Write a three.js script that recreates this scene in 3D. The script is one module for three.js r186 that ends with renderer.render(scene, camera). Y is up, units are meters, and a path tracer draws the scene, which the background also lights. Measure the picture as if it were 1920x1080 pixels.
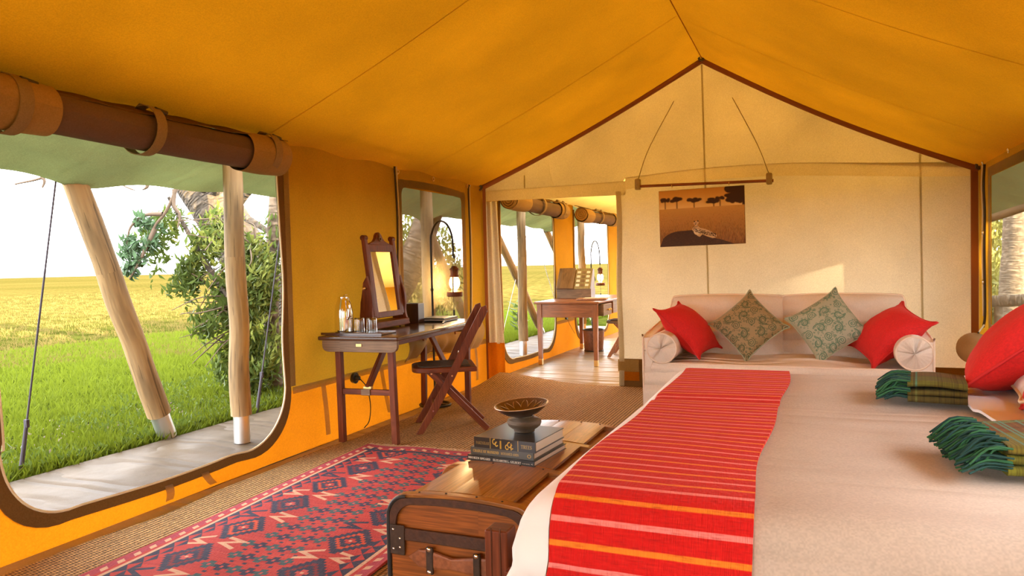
import * as THREE from 'three';
import { RoundedBoxGeometry } from 'three/addons/geometries/RoundedBoxGeometry.js';
import { mergeGeometries } from 'three/addons/utils/BufferGeometryUtils.js';

// ---------------------------------------------------------------- camera, sky, sun, exposure
const scene = new THREE.Scene();
const V = (x, y, z) => new THREE.Vector3(x, y, z);
const camera = new THREE.PerspectiveCamera(43.603, 16 / 9, 0.05, 6000);
{
  const f = 1350, vx = 560, vy = -56, slope = -0.024;        // vanishing point of the tent's long axis and tilt of the horizon
  const fwd = V(vx, -vy, -f).normalize();
  const up = V(vx + 1000, -(vy + 1000 * slope), -f).cross(fwd).normalize();
  if (up.y < 0) up.negate();
  const right = fwd.clone().cross(up);
  const m = new THREE.Matrix4().makeBasis(V(right.x, up.x, -fwd.x), V(right.y, up.y, -fwd.y), V(right.z, up.z, -fwd.z));
  camera.quaternion.setFromRotationMatrix(m);
  camera.position.set(0, 1.19, 0);
}
const SKY = 4.8, SUN = 16, EXPOSURE = 2.62;
let seed = 11;
const rnd = () => { seed = (seed + 0x6D2B79F5) | 0; let t = Math.imul(seed ^ (seed >>> 15), 1 | seed); t = (t + Math.imul(t ^ (t >>> 7), 61 | t)) ^ t; return ((t ^ (t >>> 14)) >>> 0) / 4294967296; };
const rr = (a, b) => a + (b - a) * rnd();
// tileable value noise
const perm = new Float32Array(65536); for (let i = 0; i < 65536; i++) perm[i] = rnd();
function vn(x, y, p) {
  const x0 = Math.floor(x), y0 = Math.floor(y), fx = x - x0, fy = y - y0, s = (t) => t * t * (3 - 2 * t);
  const h = (a, b) => perm[((((a % p) + p) % p) * 251 + (((b % p) + p) % p) * 17 + p * 7) & 65535];
  const u = s(fx), v = s(fy);
  return (h(x0, y0) * (1 - u) + h(x0 + 1, y0) * u) * (1 - v) + (h(x0, y0 + 1) * (1 - u) + h(x0 + 1, y0 + 1) * u) * v;
}
const fbm = (u, v, p, o = 4) => { let a = 0, w = 0.5, q = p; for (let i = 0; i < o; i++) { a += w * vn(u * q, v * q, q); w *= 0.5; q *= 2; } return a / (1 - Math.pow(0.5, o)); };
{
  const w = 512, h = 256, d = new Float32Array(w * h * 4);
  for (let j = 0; j < h; j++) for (let i = 0; i < w; i++) {
    const u = i / w, v = j / h, el = (v - 0.5) * Math.PI, c = fbm(u, v * 0.5, 6, 4), k = Math.max(0, Math.sin(el));
    const cloud = 0.86 + 0.28 * c;
    d.set([SKY * cloud * (1 - 0.13 * k), SKY * cloud * (1 - 0.06 * k), SKY * cloud * (1.03 + 0.02 * k), 1], (j * w + i) * 4);
  }
  const t = new THREE.DataTexture(d, w, h, THREE.RGBAFormat, THREE.FloatType);
  t.mapping = THREE.EquirectangularReflectionMapping; t.magFilter = t.minFilter = THREE.LinearFilter; t.needsUpdate = true;
  scene.background = t;
}
const sun = new THREE.DirectionalLight(new THREE.Color(1, 0.8, 0.5), SUN);
const SUN_DIR = V(1.1, 0.31, 0.50).normalize();
sun.target.position.set(0, 0, -5); sun.position.copy(SUN_DIR).multiplyScalar(40).add(sun.target.position);
sun.castShadow = true; sun.shadow.mapSize.set(2048, 2048);
Object.assign(sun.shadow.camera, { left: -30, right: 30, top: 20, bottom: -20, near: 1, far: 90 });
scene.add(sun, sun.target);
const renderer = new THREE.WebGLRenderer({ antialias: true });
renderer.toneMapping = THREE.LinearToneMapping;
renderer.toneMappingExposure = EXPOSURE;
renderer.shadowMap.enabled = true;

// ---------------------------------------------------------------- textures
function rep(t, sx, sy) { t.wrapS = t.wrapT = THREE.RepeatWrapping; t.repeat.set(sx, sy); t.magFilter = THREE.LinearFilter; t.minFilter = THREE.LinearMipmapLinearFilter; t.generateMipmaps = true; t.needsUpdate = true; return t; }
function tex(n, fn, size, srgb = true, m = n) {                 // fn(u, v) -> grey or [r, g, b], 0..1; size = metres per tile
  const d = new Uint8Array(n * m * 4);
  for (let j = 0; j < m; j++) for (let i = 0; i < n; i++) {
    const c = fn(i / n, j / m), k = (j * n + i) * 4, a = Array.isArray(c) ? c : [c, c, c];
    for (let q = 0; q < 3; q++) d[k + q] = Math.max(0, Math.min(255, a[q] * 255));
    d[k + 3] = 255;
  }
  const t = new THREE.DataTexture(d, n, m);
  if (srgb) t.colorSpace = THREE.SRGBColorSpace;
  const [sx, sy] = Array.isArray(size) ? size : [size, size];
  return rep(t, 1 / sx, 1 / sy);
}
function paint(w, h, draw) {
  const c = document.createElement('canvas'); c.width = w; c.height = h;
  draw(c.getContext('2d'), w, h);
  const t = new THREE.CanvasTexture(c); t.colorSpace = THREE.SRGBColorSpace; t.magFilter = THREE.LinearFilter; t.anisotropy = 8; return t;
}
const T = {};
T.wrinkle = tex(512, (u, v) => { const r = Math.abs(fbm(u, v, 5, 4) - 0.5) * 2; return 0.25 + 0.6 * r + 0.15 * fbm(v, u, 9, 3); }, 2.2, false);
T.cloth = tex(512, (u, v) => 0.8 + 0.15 * (fbm(u, v, 4, 5) - 0.5) + 0.08 * (rnd() - 0.5), 1.9);
T.clothLight = tex(512, (u, v) => 0.96 + 0.10 * (fbm(u, v, 4, 5) - 0.5) + 0.05 * (rnd() - 0.5), 1.9);
T.weave = tex(256, (u, v) => 0.5 + 0.25 * Math.sin(u * Math.PI * 96) * Math.sin(v * Math.PI * 96) + 0.3 * (rnd() - 0.5), 0.12, false);
T.grain = tex(512, (u, v) => { const g = vn(u * 8 + 2.5 * vn(u * 4, v * 4, 4), v * 90, 90) * 0.55 + fbm(u, v, 6, 4) * 0.45; const k = 0.62 + 0.5 * g; return [k, k * 0.97, k * 0.94]; }, [0.7, 0.35]);
T.pole = tex(512, (u, v) => { const g = vn(u * 10, v * 40, 40) * 0.4 + fbm(u, v, 5, 4) * 0.6, crack = vn(u * 3, v * 64, 64) > 0.9 ? 0.72 : 1; const k = (0.72 + 0.4 * g) * crack; return [k, k * 0.96, k * 0.88]; }, [1.1, 0.42]);
T.sisal = tex(512, (u, v) => {
  const row = v * 14, ph = row - Math.floor(row), sh = Math.pow(Math.sin(ph * Math.PI), 0.55), kn = 0.75 + 0.25 * Math.sin((u * 26 + (Math.floor(row) % 2) * 0.5) * Math.PI * 2), n = 0.75 + 0.5 * vn(u * 64, v * 64, 64);
  const k = (0.30 + 0.70 * sh * kn) * n; return [k, k * 0.93, k * 0.82];
}, 0.34);
T.sisalBump = tex(256, (u, v) => { const row = v * 14, ph = row - Math.floor(row); return Math.sin(ph * Math.PI) * (0.7 + 0.3 * Math.sin((u * 26 + (Math.floor(row) % 2) * 0.5) * Math.PI * 2)); }, 0.34, false);
T.sheet = tex(512, (u, v) => { const a = Math.abs(vn(u * 3 + 0.6 * fbm(u, v, 4, 3), v * 16, 16) - 0.5); return 0.2 + 1.1 * a + 0.3 * fbm(u, v, 8, 4); }, [2.0, 1.6], false);
T.slub = tex(512, (u, v) => { const k = 0.78 + 0.22 * vn(u * 120, v * 30, 120) + 0.2 * (vn(u * 30, v * 120, 120) - 0.5); return k; }, 0.35);
T.fine = tex(256, (u, v) => 0.88 + 0.10 * vn(u * 90, v * 30, 90) + 0.08 * (rnd() - 0.5), 0.2);
T.bark = tex(256, (u, v) => { const k = 0.45 + 0.7 * Math.abs(vn(u * 24, v * 8, 24) - 0.5) + 0.3 * fbm(u, v, 16, 3); return [k, k * 0.95, k * 0.88]; }, 0.8);
T.field = tex(512, (u, v) => { const k = 0.72 + 0.5 * (fbm(u, v, 16, 5) - 0.5) + 0.25 * (rnd() - 0.5); return [k, k, k * 0.92]; }, 3.5);
T.leather = tex(256, (u, v) => { const k = 0.7 + 0.35 * fbm(u, v, 20, 4); return [k, k * 0.95, k * 0.9]; }, 0.25);
T.hammered = tex(128, (u, v) => { const b = Math.floor(v * 8) % 2, a = u * 24 - Math.floor(u * 24), c = v * 8 - Math.floor(v * 8); return 0.35 + 0.5 * Math.sin(a * Math.PI) * Math.sin(c * Math.PI) + 0.05 * b; }, [1, 1], false);
T.mesh = tex(256, (u, v) => { const a = (u * 64) % 1, b = (v * 64) % 1; return a < 0.09 || b < 0.09 ? 1 : 0.01; }, 0.13, false);

// ---------------------------------------------------------------- materials
const C = (r, g, b) => new THREE.Color().setRGB(r, g, b);
const mat = (color, o = {}) => { const { bump, bs = 0.004, ...q } = o; const m = new THREE.MeshPhysicalMaterial({ color: C(...color), roughness: 0.8, side: THREE.DoubleSide, ...q }); if (bump) { m.bumpMap = bump; m.bumpScale = bs; } return m; };
const fabric = (color, through, o = {}) => mat(color, { roughness: 1, transmission: through, thickness: 0, specularIntensity: 0.15, map: T.cloth, bump: T.wrinkle, bs: 0.012, ...o });
const M = {
  roof: fabric([0.90, 0.36, 0.006], 0.068, { bs: 0.008 }),
  roofBack: fabric([0.95, 0.50, 0.085], 0.45, { bs: 0.008 }),
  roofSeam: fabric([0.95, 0.42, 0.012], 0.3, { bs: 0.002 }),
  tan: fabric([0.90, 0.445, 0.025], 0.2),
  skirt: fabric([0.95, 0.275, 0.006], 0.43, { bs: 0.02 }),
  cream: fabric([0.93, 0.84, 0.62], 0.5, { bs: 0.022 }),
  creamBright: fabric([1, 0.93, 0.74], 0.85, { bs: 0.008 }),
  creamBand: fabric([0.95, 0.80, 0.48], 0.45),
  strapThin: fabric([0.92, 0.80, 0.52], 0.85),
  band: fabric([0.30, 0.16, 0.05], 0.05),
  bandTan: fabric([0.66, 0.42, 0.14], 0.3),
  piping: mat([0.27, 0.088, 0.022], { roughness: 0.9 }),
  cord: mat([0.80, 0.68, 0.45], { roughness: 0.9 }),
  zip: mat([0.04, 0.025, 0.015], { roughness: 0.6 }),
  green: fabric([0.55, 0.60, 0.36], 0.42, { bump: T.sheet, bs: 0.03 }),
  mesh: mat([0.24, 0.21, 0.14], { transparent: true, alphaMap: T.mesh, roughness: 0.9 }),
  rollMesh: mat([0.27, 0.16, 0.12], { map: T.cloth, bump: T.wrinkle, bs: 0.02, roughness: 0.9 }),
  rollCanvas: mat([0.66, 0.40, 0.14], { map: T.cloth, bump: T.wrinkle, bs: 0.015, roughness: 0.95 }),
  strap: mat([0.50, 0.34, 0.17], { map: T.cloth, roughness: 0.95 }),
  toggle: mat([0.07, 0.05, 0.04], { roughness: 0.4 }),
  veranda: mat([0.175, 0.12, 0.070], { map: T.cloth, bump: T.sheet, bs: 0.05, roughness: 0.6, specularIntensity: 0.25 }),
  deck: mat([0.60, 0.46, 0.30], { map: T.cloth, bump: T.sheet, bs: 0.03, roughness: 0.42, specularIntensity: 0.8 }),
  sisal: mat([0.72, 0.49, 0.22], { map: T.sisal, bump: T.sisalBump, bs: 0.006, roughness: 0.95 }),
  sisalEdge: mat([0.42, 0.26, 0.10], { roughness: 0.95, bump: T.weave, bs: 0.004 }),
  pole: mat([0.36, 0.25, 0.13], { map: T.pole, bump: T.pole, bs: 0.004, roughness: 0.7 }),
  metal: mat([0.68, 0.68, 0.66], { metalness: 0.9, roughness: 0.35 }),
  steel: mat([0.86, 0.86, 0.84], { metalness: 1, roughness: 0.12 }),
  brass: mat([0.75, 0.52, 0.2], { metalness: 1, roughness: 0.3 }),
  iron: mat([0.03, 0.027, 0.025], { roughness: 0.5, metalness: 0.4 }),
  mahogany: mat([0.21, 0.052, 0.018], { map: T.grain, roughness: 0.45, specularIntensity: 0.5 }),
  darkTop: mat([0.10, 0.035, 0.018], { map: T.grain, roughness: 0.25, clearcoat: 0.6, clearcoatRoughness: 0.12 }),
  walnut: mat([0.26, 0.15, 0.07], { map: T.grain, roughness: 0.5 }),
  deskWood: mat([0.36, 0.13, 0.04], { map: T.grain, roughness: 0.4, clearcoat: 0.3, clearcoatRoughness: 0.2 }),
  organiser: mat([0.26, 0.17, 0.10], { map: T.grain, roughness: 0.5 }),
  trunkBody: mat([0.42, 0.125, 0.018], { map: T.grain, roughness: 0.38, clearcoat: 0.5, clearcoatRoughness: 0.2 }),
  plankA: mat([0.46, 0.19, 0.026], { map: T.grain, roughness: 0.34, clearcoat: 0.5, clearcoatRoughness: 0.18 }),
  plankB: mat([0.40, 0.15, 0.020], { map: T.grain, roughness: 0.36, clearcoat: 0.5, clearcoatRoughness: 0.2 }),
  trunkBand: mat([0.085, 0.032, 0.012], { map: T.leather, bump: T.leather, bs: 0.002, roughness: 0.6 }),
  leather: mat([0.36, 0.13, 0.05], { map: T.leather, bump: T.leather, bs: 0.001, roughness: 0.45 }),
  leatherDark: mat([0.06, 0.035, 0.02], { map: T.leather, bump: T.leather, bs: 0.001, roughness: 0.5 }),
  linen: mat([0.88, 0.73, 0.58], { map: T.cloth, bump: T.sheet, bs: 0.03, roughness: 0.92, sheen: 0.3, sheenColor: C(0.6, 0.5, 0.4) }),
  white: mat([0.88, 0.85, 0.82], { bump: T.sheet, bs: 0.012, roughness: 0.9 }),
  sofa: mat([0.92, 0.77, 0.62], { map: T.clothLight, bump: T.sheet, bs: 0.05, roughness: 0.92 }),
  sofaPipe: mat([0.86, 0.68, 0.52], { roughness: 0.9 }),
  red: mat([0.74, 0.012, 0.010], { map: T.fine, bump: T.slub, bs: 0.001, roughness: 0.85, sheen: 0.4, sheenColor: C(0.9, 0.15, 0.12) }),
  redSeam: mat([0.60, 0.02, 0.02], { roughness: 0.9 }),
  glass: mat([0.97, 0.99, 0.99], { transmission: 1, thickness: 0.003, roughness: 0.02, ior: 1.45 }),
  mirror: mat([0.92, 0.92, 0.92], { metalness: 1, roughness: 0.01 }),
  lampGlass: mat([1, 0.93, 0.8], { transmission: 0.9, thickness: 0, roughness: 0.12 }),
  flame: mat([1, 0.7, 0.3], { emissive: C(1, 0.62, 0.2), emissiveIntensity: 9 }),
  rust: mat([0.20, 0.07, 0.03], { roughness: 0.6, metalness: 0.5, map: T.leather }),
  black: mat([0.02, 0.018, 0.016], { roughness: 0.4 }),
  bin: mat([0.28, 0.12, 0.06], { roughness: 0.6, map: T.leather }),
  paper: mat([0.78, 0.70, 0.60], { roughness: 0.9, bump: T.weave, bs: 0.001 }),
  bronze: mat([0.20, 0.135, 0.085], { metalness: 0.5, roughness: 0.45, bump: T.hammered, bs: 0.004 }),
  bronzeBowl: mat([0.17, 0.11, 0.075], { metalness: 0.8, roughness: 0.35 }),
  bronzeLine: mat([0.62, 0.46, 0.30], { metalness: 0.8, roughness: 0.3 }),
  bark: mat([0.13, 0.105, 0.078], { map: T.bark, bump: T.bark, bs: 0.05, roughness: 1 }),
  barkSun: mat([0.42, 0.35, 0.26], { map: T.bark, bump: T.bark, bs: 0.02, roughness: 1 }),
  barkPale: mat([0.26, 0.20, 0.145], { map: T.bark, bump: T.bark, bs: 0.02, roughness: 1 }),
  twig: mat([0.12, 0.08, 0.05], { roughness: 1 }),
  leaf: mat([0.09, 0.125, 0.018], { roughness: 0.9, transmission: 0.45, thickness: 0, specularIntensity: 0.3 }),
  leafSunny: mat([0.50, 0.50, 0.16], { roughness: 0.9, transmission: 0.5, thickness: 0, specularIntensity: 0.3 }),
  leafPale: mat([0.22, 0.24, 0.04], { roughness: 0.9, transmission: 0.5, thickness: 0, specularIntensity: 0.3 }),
  grass: mat([0.12, 0.150, 0.010], { roughness: 1, transmission: 0.35, thickness: 0, specularIntensity: 0.1 }),
  grassDry: mat([0.150, 0.110, 0.030], { roughness: 1, transmission: 0.35, thickness: 0, specularIntensity: 0.1 }),
  litter: mat([0.13, 0.095, 0.06], { roughness: 1 }),
  ground: mat([1, 1, 1], { map: T.field, vertexColors: true, roughness: 1, specularIntensity: 0.0 }),
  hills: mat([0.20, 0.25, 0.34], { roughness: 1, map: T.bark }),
  rope: mat([0.05, 0.04, 0.05], { roughness: 0.8 }),
  ropePale: mat([0.42, 0.40, 0.36], { roughness: 0.8 }),
};

// ---------------------------------------------------------------- helpers
const used = {};
const numbered = (n) => { const k = used[n] = (used[n] ?? -1) + 1; return k ? `${n}_${String(k).padStart(3, '0')}` : n; };
const shadows = (o) => { o.traverse((c) => { if (c.isMesh) { c.castShadow = true; c.receiveShadow = true; } }); return o; };
function tag(o, label, category, group) { o.userData.label = label; o.userData.category = category; if (group) o.userData.group = group; return o; }
function thing(name, label, category, [x, y, z] = [0, 0, 0], turn = 0, group) {
  const o = new THREE.Group(); o.name = numbered(name); o.position.set(x, y, z); o.rotation.y = turn; scene.add(o); return tag(o, label, category, group);
}
function part(parent, name, geo, m, label) {
  const o = new THREE.Mesh(Array.isArray(geo) ? merge(geo) : geo, m); o.name = name; if (label) o.userData.label = label; parent.add(o); return o;
}
function solo(name, geo, m, label, category, group) { const o = new THREE.Mesh(Array.isArray(geo) ? merge(geo) : geo, m); o.name = numbered(name); scene.add(o); return tag(o, label, category, group); }
function struct(name, geo, m, parent, label) {
  const o = geo ? new THREE.Mesh(Array.isArray(geo) ? merge(geo) : geo, m) : new THREE.Group();
  o.name = parent ? name : numbered(name); (parent ?? scene).add(o); if (!parent) { o.userData.kind = 'structure'; } if (label) o.userData.label = label; return o;
}
function copy(root, pos, turn, label) { const c = root.clone(); c.name = numbered(root.name.replace(/_\d{3}$/, '')); c.userData = { ...root.userData, label }; c.position.set(...pos); c.rotation.y = turn; scene.add(c); return c; }
function merge(list) {
  const a = list.map((g) => { let q = g.index ? g.toNonIndexed() : g; for (const k of Object.keys(q.attributes)) if (!['position', 'normal', 'uv'].includes(k)) q.deleteAttribute(k); if (!q.attributes.uv) q.setAttribute('uv', new THREE.BufferAttribute(new Float32Array(q.attributes.position.count * 2), 2)); return q; });
  return mergeGeometries(a);
}
function metric(g, long = 0) {                                     // uv in metres by the dominant normal; long = axis the grain follows
  const p = g.attributes.position, n = g.attributes.normal, uv = new Float32Array(p.count * 2), off = rnd() * 3;
  for (let i = 0; i < p.count; i++) {
    const q = [p.getX(i), p.getY(i), p.getZ(i)], a = [Math.abs(n.getX(i)), Math.abs(n.getY(i)), Math.abs(n.getZ(i))];
    const k = a.indexOf(Math.max(...a)); let [s, t] = [0, 1, 2].filter((x) => x !== k); if (t === long) [s, t] = [t, s];
    uv[i * 2] = q[s] + off; uv[i * 2 + 1] = q[t] + off;
  }
  g.setAttribute('uv', new THREE.BufferAttribute(uv, 2)); return g;
}
function box(w, h, d, x = 0, y = 0, z = 0, r = 0.004, seg = 1) {
  const big = [w, h, d].indexOf(Math.max(w, h, d));
  return metric(new RoundedBoxGeometry(w, h, d, seg, Math.min(r, w / 2.1, h / 2.1, d / 2.1)), big).translate(x, y, z);
}
function basis(xa, ya, za, o) { return new THREE.Matrix4().makeBasis(xa, ya, za).setPosition(o); }
function bar(p, q, w, t, side = [0, 0, 1], r = 0.004) {            // a squared bar from p to q; w across side, t along side
  const a = V(...p), b = V(...q), y = b.clone().sub(a), L = y.length(); y.normalize();
  const z = V(...side).addScaledVector(y, -V(...side).dot(y)).normalize(), x = y.clone().cross(z);
  return box(w, L, t, 0, 0, 0, r).applyMatrix4(basis(x, y, z, a.add(b).multiplyScalar(0.5)));
}
function rod(p, q, r1, r2 = r1, seg = 12) {
  const a = V(...p), b = V(...q), y = b.clone().sub(a), L = y.length();
  const g = new THREE.CylinderGeometry(r2, r1, L, seg); metricTube(g, r1, L);
  return g.applyMatrix4(new THREE.Matrix4().compose(a.add(b).multiplyScalar(0.5), new THREE.Quaternion().setFromUnitVectors(V(0, 1, 0), y.normalize()), V(1, 1, 1)));
}
function metricTube(g, r, L) { const u = g.attributes.uv, o = rnd(); for (let i = 0; i < u.count; i++) u.setXY(i, u.getY(i) * L + o, u.getX(i) * r * 6.28 + o); }
function tube(pts, r, seg = 24, rad = 6, closed = false) { return new THREE.TubeGeometry(new THREE.CatmullRomCurve3(pts.map((p) => V(...p)), closed, 'catmullrom', 0.5), seg, r, rad, closed); }
function taper(pts, radii, rad = 10, lump = 0, per = 6) {           // a limb whose radius changes along it
  const c = new THREE.CatmullRomCurve3(pts.map((p) => V(...p))), n = pts.length * per, fr = c.computeFrenetFrames(n), pos = [], uv = [], idx = [], L = c.getLength();
  for (let i = 0; i <= n; i++) {
    const t = i / n, p = c.getPoint(t), k = t * (radii.length - 1), a = Math.floor(k), r0 = radii[a] + (radii[Math.min(a + 1, radii.length - 1)] - radii[a]) * (k - a);
    for (let j = 0; j <= rad; j++) {
      const th = j / rad * Math.PI * 2, r = r0 * (1 + lump * (fbm(t * 2, (j % rad) / rad, 4, 3) - 0.5));
      const q = p.clone().addScaledVector(fr.normals[i], Math.cos(th) * r).addScaledVector(fr.binormals[i], Math.sin(th) * r);
      pos.push(q.x, q.y, q.z); uv.push(t * L, j / rad * r0 * 6.28);
    }
  }
  for (let i = 0; i < n; i++) for (let j = 0; j < rad; j++) { const a = i * (rad + 1) + j, b = a + rad + 1; idx.push(a, a + 1, b, b, a + 1, b + 1); }
  const g = new THREE.BufferGeometry(); g.setAttribute('position', new THREE.Float32BufferAttribute(pos, 3)); g.setAttribute('uv', new THREE.Float32BufferAttribute(uv, 2)); g.setIndex(idx); g.computeVertexNormals(); return g;
}
function surf(nu, nv, f, su = 1, sv = 1) {                          // f(u, v) -> [x, y, z]; uv scaled to metres
  const pos = [], uv = [], idx = [];
  for (let j = 0; j <= nv; j++) for (let i = 0; i <= nu; i++) { pos.push(...f(i / nu, j / nv)); uv.push(i / nu * su, j / nv * sv); }
  for (let j = 0; j < nv; j++) for (let i = 0; i < nu; i++) { const a = j * (nu + 1) + i, b = a + nu + 1; idx.push(a, a + 1, b, b, a + 1, b + 1); }
  const g = new THREE.BufferGeometry(); g.setAttribute('position', new THREE.Float32BufferAttribute(pos, 3)); g.setAttribute('uv', new THREE.Float32BufferAttribute(uv, 2)); g.setIndex(idx); g.computeVertexNormals(); return g;
}
function slab(nu, nv, f, th, su = 1, sv = 1) {                      // a sheet with thickness: top, underside and rim
  const top = surf(nu, nv, f, su, sv), n = top.attributes.normal, p = top.attributes.position;
  const low = top.clone(); const q = low.attributes.position;
  for (let i = 0; i < p.count; i++) q.setXYZ(i, p.getX(i) - n.getX(i) * th, p.getY(i) - n.getY(i) * th, p.getZ(i) - n.getZ(i) * th);
  const rim = []; for (let i = 0; i <= nu; i++) rim.push(i); for (let j = 1; j <= nv; j++) rim.push(j * (nu + 1) + nu); for (let i = nu - 1; i >= 0; i--) rim.push(nv * (nu + 1) + i); for (let j = nv - 1; j >= 0; j--) rim.push(j * (nu + 1));
  const U = top.attributes.uv, pos = [], uv = [], idx = [];
  rim.forEach((k) => { pos.push(p.getX(k), p.getY(k), p.getZ(k), q.getX(k), q.getY(k), q.getZ(k)); uv.push(U.getX(k), U.getY(k), U.getX(k), U.getY(k)); });
  for (let i = 0; i < rim.length - 1; i++) idx.push(i * 2, i * 2 + 1, i * 2 + 2, i * 2 + 2, i * 2 + 1, i * 2 + 3);
  const r = new THREE.BufferGeometry(); r.setAttribute('position', new THREE.Float32BufferAttribute(pos, 3)); r.setAttribute('uv', new THREE.Float32BufferAttribute(uv, 2)); r.setIndex(idx); r.computeVertexNormals();
  const li = low.index.array; for (let i = 0; i < li.length; i += 3) { const t = li[i]; li[i] = li[i + 1]; li[i + 1] = t; } low.computeVertexNormals();
  return merge([top, low, r]);
}
const lathe = (pts, seg = 40, su = 1, sv = 1) => { const g = new THREE.LatheGeometry(pts.map(([x, y]) => new THREE.Vector2(x, y)), seg); const u = g.attributes.uv; for (let i = 0; i < u.count; i++) u.setXY(i, u.getX(i) * su, u.getY(i) * sv); return g; };
const extrude = (shape, depth, bevel = 0) => new THREE.ExtrudeGeometry(shape, { depth, bevelEnabled: bevel > 0, bevelThickness: bevel, bevelSize: bevel, bevelSegments: 2, curveSegments: 16 });
const sheet = (shape) => new THREE.ShapeGeometry(shape, 16);        // a single layer of canvas
const poly = (pts) => new THREE.Shape(pts.map(([x, y]) => new THREE.Vector2(x, y)));
const onX = (g, x) => { g.applyMatrix4(basis(V(0, 0, -1), V(0, 1, 0), V(1, 0, 0), V(x, 0, 0))); return g; };   // shape (u, y) to a plane x = const, u = -z
const noise3 = (x, y, z) => vn(x + z * 0.7, y + z * 0.31, 64) - 0.5;

// ---------------------------------------------------------------- the tent: walls
const XL = -3.08, XR = 1.23, ZB = -6.69, EAVE = 2.0, RIDGE = [-0.88, 3.0], EAVER = 1.88, ZF = 2.3, ZE = -13.2;
const OPEN = [{ a: -1.62, b: -0.5 }, { a: 1.87, b: 3.65 }, { a: 7.1, b: 8.86 }, { a: 9.72, b: 11.56 }];   // u = -z ranges of the openings
const OB = 0.11, SK = 0.42, CR = 0.34;
function openEdge(o, inset = 0) {                                   // from top left down round the bottom and up to top right
  const a = o.a + inset, b = o.b - inset, y0 = OB + inset, pts = [[a, 1.95], [a - 0.01, 1.2], [a + 0.015, y0 + CR + 0.06]];
  for (let i = 0; i <= 10; i++) { const t = Math.PI + i / 10 * Math.PI / 2; pts.push([a + CR + Math.cos(t) * CR, y0 + CR + Math.sin(t) * CR * 0.95 - 0.02 * Math.sin((t - Math.PI) * 2)]); }
  for (let i = 1; i < 8; i++) pts.push([a + CR + (b - a - 2 * CR) * i / 8, y0 + 0.018 * (1 - Math.sin(i / 8 * Math.PI))]);
  for (let i = 0; i <= 10; i++) { const t = Math.PI * 1.5 + i / 10 * Math.PI / 2; pts.push([b - CR + Math.cos(t) * CR, y0 + CR + Math.sin(t) * CR]); }
  pts.push([b - 0.012, 0.75], [b + 0.012, 1.1], [b - 0.005, 1.5], [b - 0.02, 1.95]); return pts;
}
const wallLeft = struct('wall_left', null);
{
  const segs = [[-ZF, OPEN[0].a], [OPEN[0].b, OPEN[1].a], [OPEN[1].b, 7.1], [8.86, 9.72], [11.56, -ZE]];
  segs.forEach(([a, b], i) => {
    const s = poly([[a, SK], [b, SK], [b, EAVE + 0.02], [a, EAVE + 0.02]]);
    if (i === 2) { const h = new THREE.Path(); const w = [5.10, 6.20, 0.66, 1.85], r = 0.07; h.moveTo(w[0] + r, w[2]); h.lineTo(w[1] - r, w[2]); h.quadraticCurveTo(w[1], w[2], w[1], w[2] + r); h.lineTo(w[1], w[3] - r); h.quadraticCurveTo(w[1], w[3], w[1] - r, w[3]); h.lineTo(w[0] + r, w[3]); h.quadraticCurveTo(w[0], w[3], w[0], w[3] - r); h.lineTo(w[0], w[2] + r); h.quadraticCurveTo(w[0], w[2], w[0] + r, w[2]); s.holes.push(h); }
    struct('wall_panel', onX(sheet(s), XL), M.tan, wallLeft);
  });
  const o = []; o.push([-ZF, 0], [-ZE, 0], [-ZE, SK]);
  for (const q of [...OPEN].reverse()) { const e = openEdge(q).filter((p) => p[1] < SK).reverse(); o.push([q.b, SK], ...e, [q.a, SK]); }
  o.push([-ZF, SK]);
  struct('wall_skirt', onX(sheet(poly(o)), XL), M.skirt, wallLeft, 'bright orange translucent lower skirt');
  // seam tape between panel and skirt
  segs.forEach(([a, b]) => struct('seam_tape', surf(8, 1, (u, v) => [XL + 0.004, SK - 0.022 + 0.044 * v, -(a + 0.05) - (b - a - 0.1) * u], 1, 0.05), M.strapThin, wallLeft));
}
OPEN.forEach((q, i) => {                                            // brown binding round each opening
  const outer = openEdge(q, -0.03), inner = openEdge(q, 0.022), s = poly([...outer, ...inner.reverse()]);
  struct('trim', onX(extrude(s, 0.014), XL - 0.006), M.band, undefined, 'brown canvas binding round a rolled open tent side');
  struct('trim', tube(openEdge(q, 0.022).map(([u, y]) => [XL + 0.006, y, -u]), 0.006, 160, 5), M.cord);
});
// canvas flap edge (doubled hem) right of the first opening, straps on the skirt
{
  const strapAt = (z, lean, y0 = 0.06, y1 = 0.42) => struct('skirt_strap', surf(2, 8, (u, v) => [XL + 0.012 + 0.012 * Math.sin(v * 3.1), y1 + (y0 - y1) * v, z - 0.025 + 0.05 * u - lean * v * v], 0.05, 0.4), M.strapThin, wallLeft);
  strapAt(-4.0, 0.04); strapAt(-4.72, 0.1); strapAt(-5.66, 0.05); strapAt(-6.4, 0.03);
  strapAt(-2.71, 0, 0.02, 0.10); strapAt(-2.95, 0.06, 0.02, 0.10);
  struct('hem', box(0.01, 1.5, 0.05, XL + 0.004, 1.2, -3.70, 0.003), M.bandTan, wallLeft);
}
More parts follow.
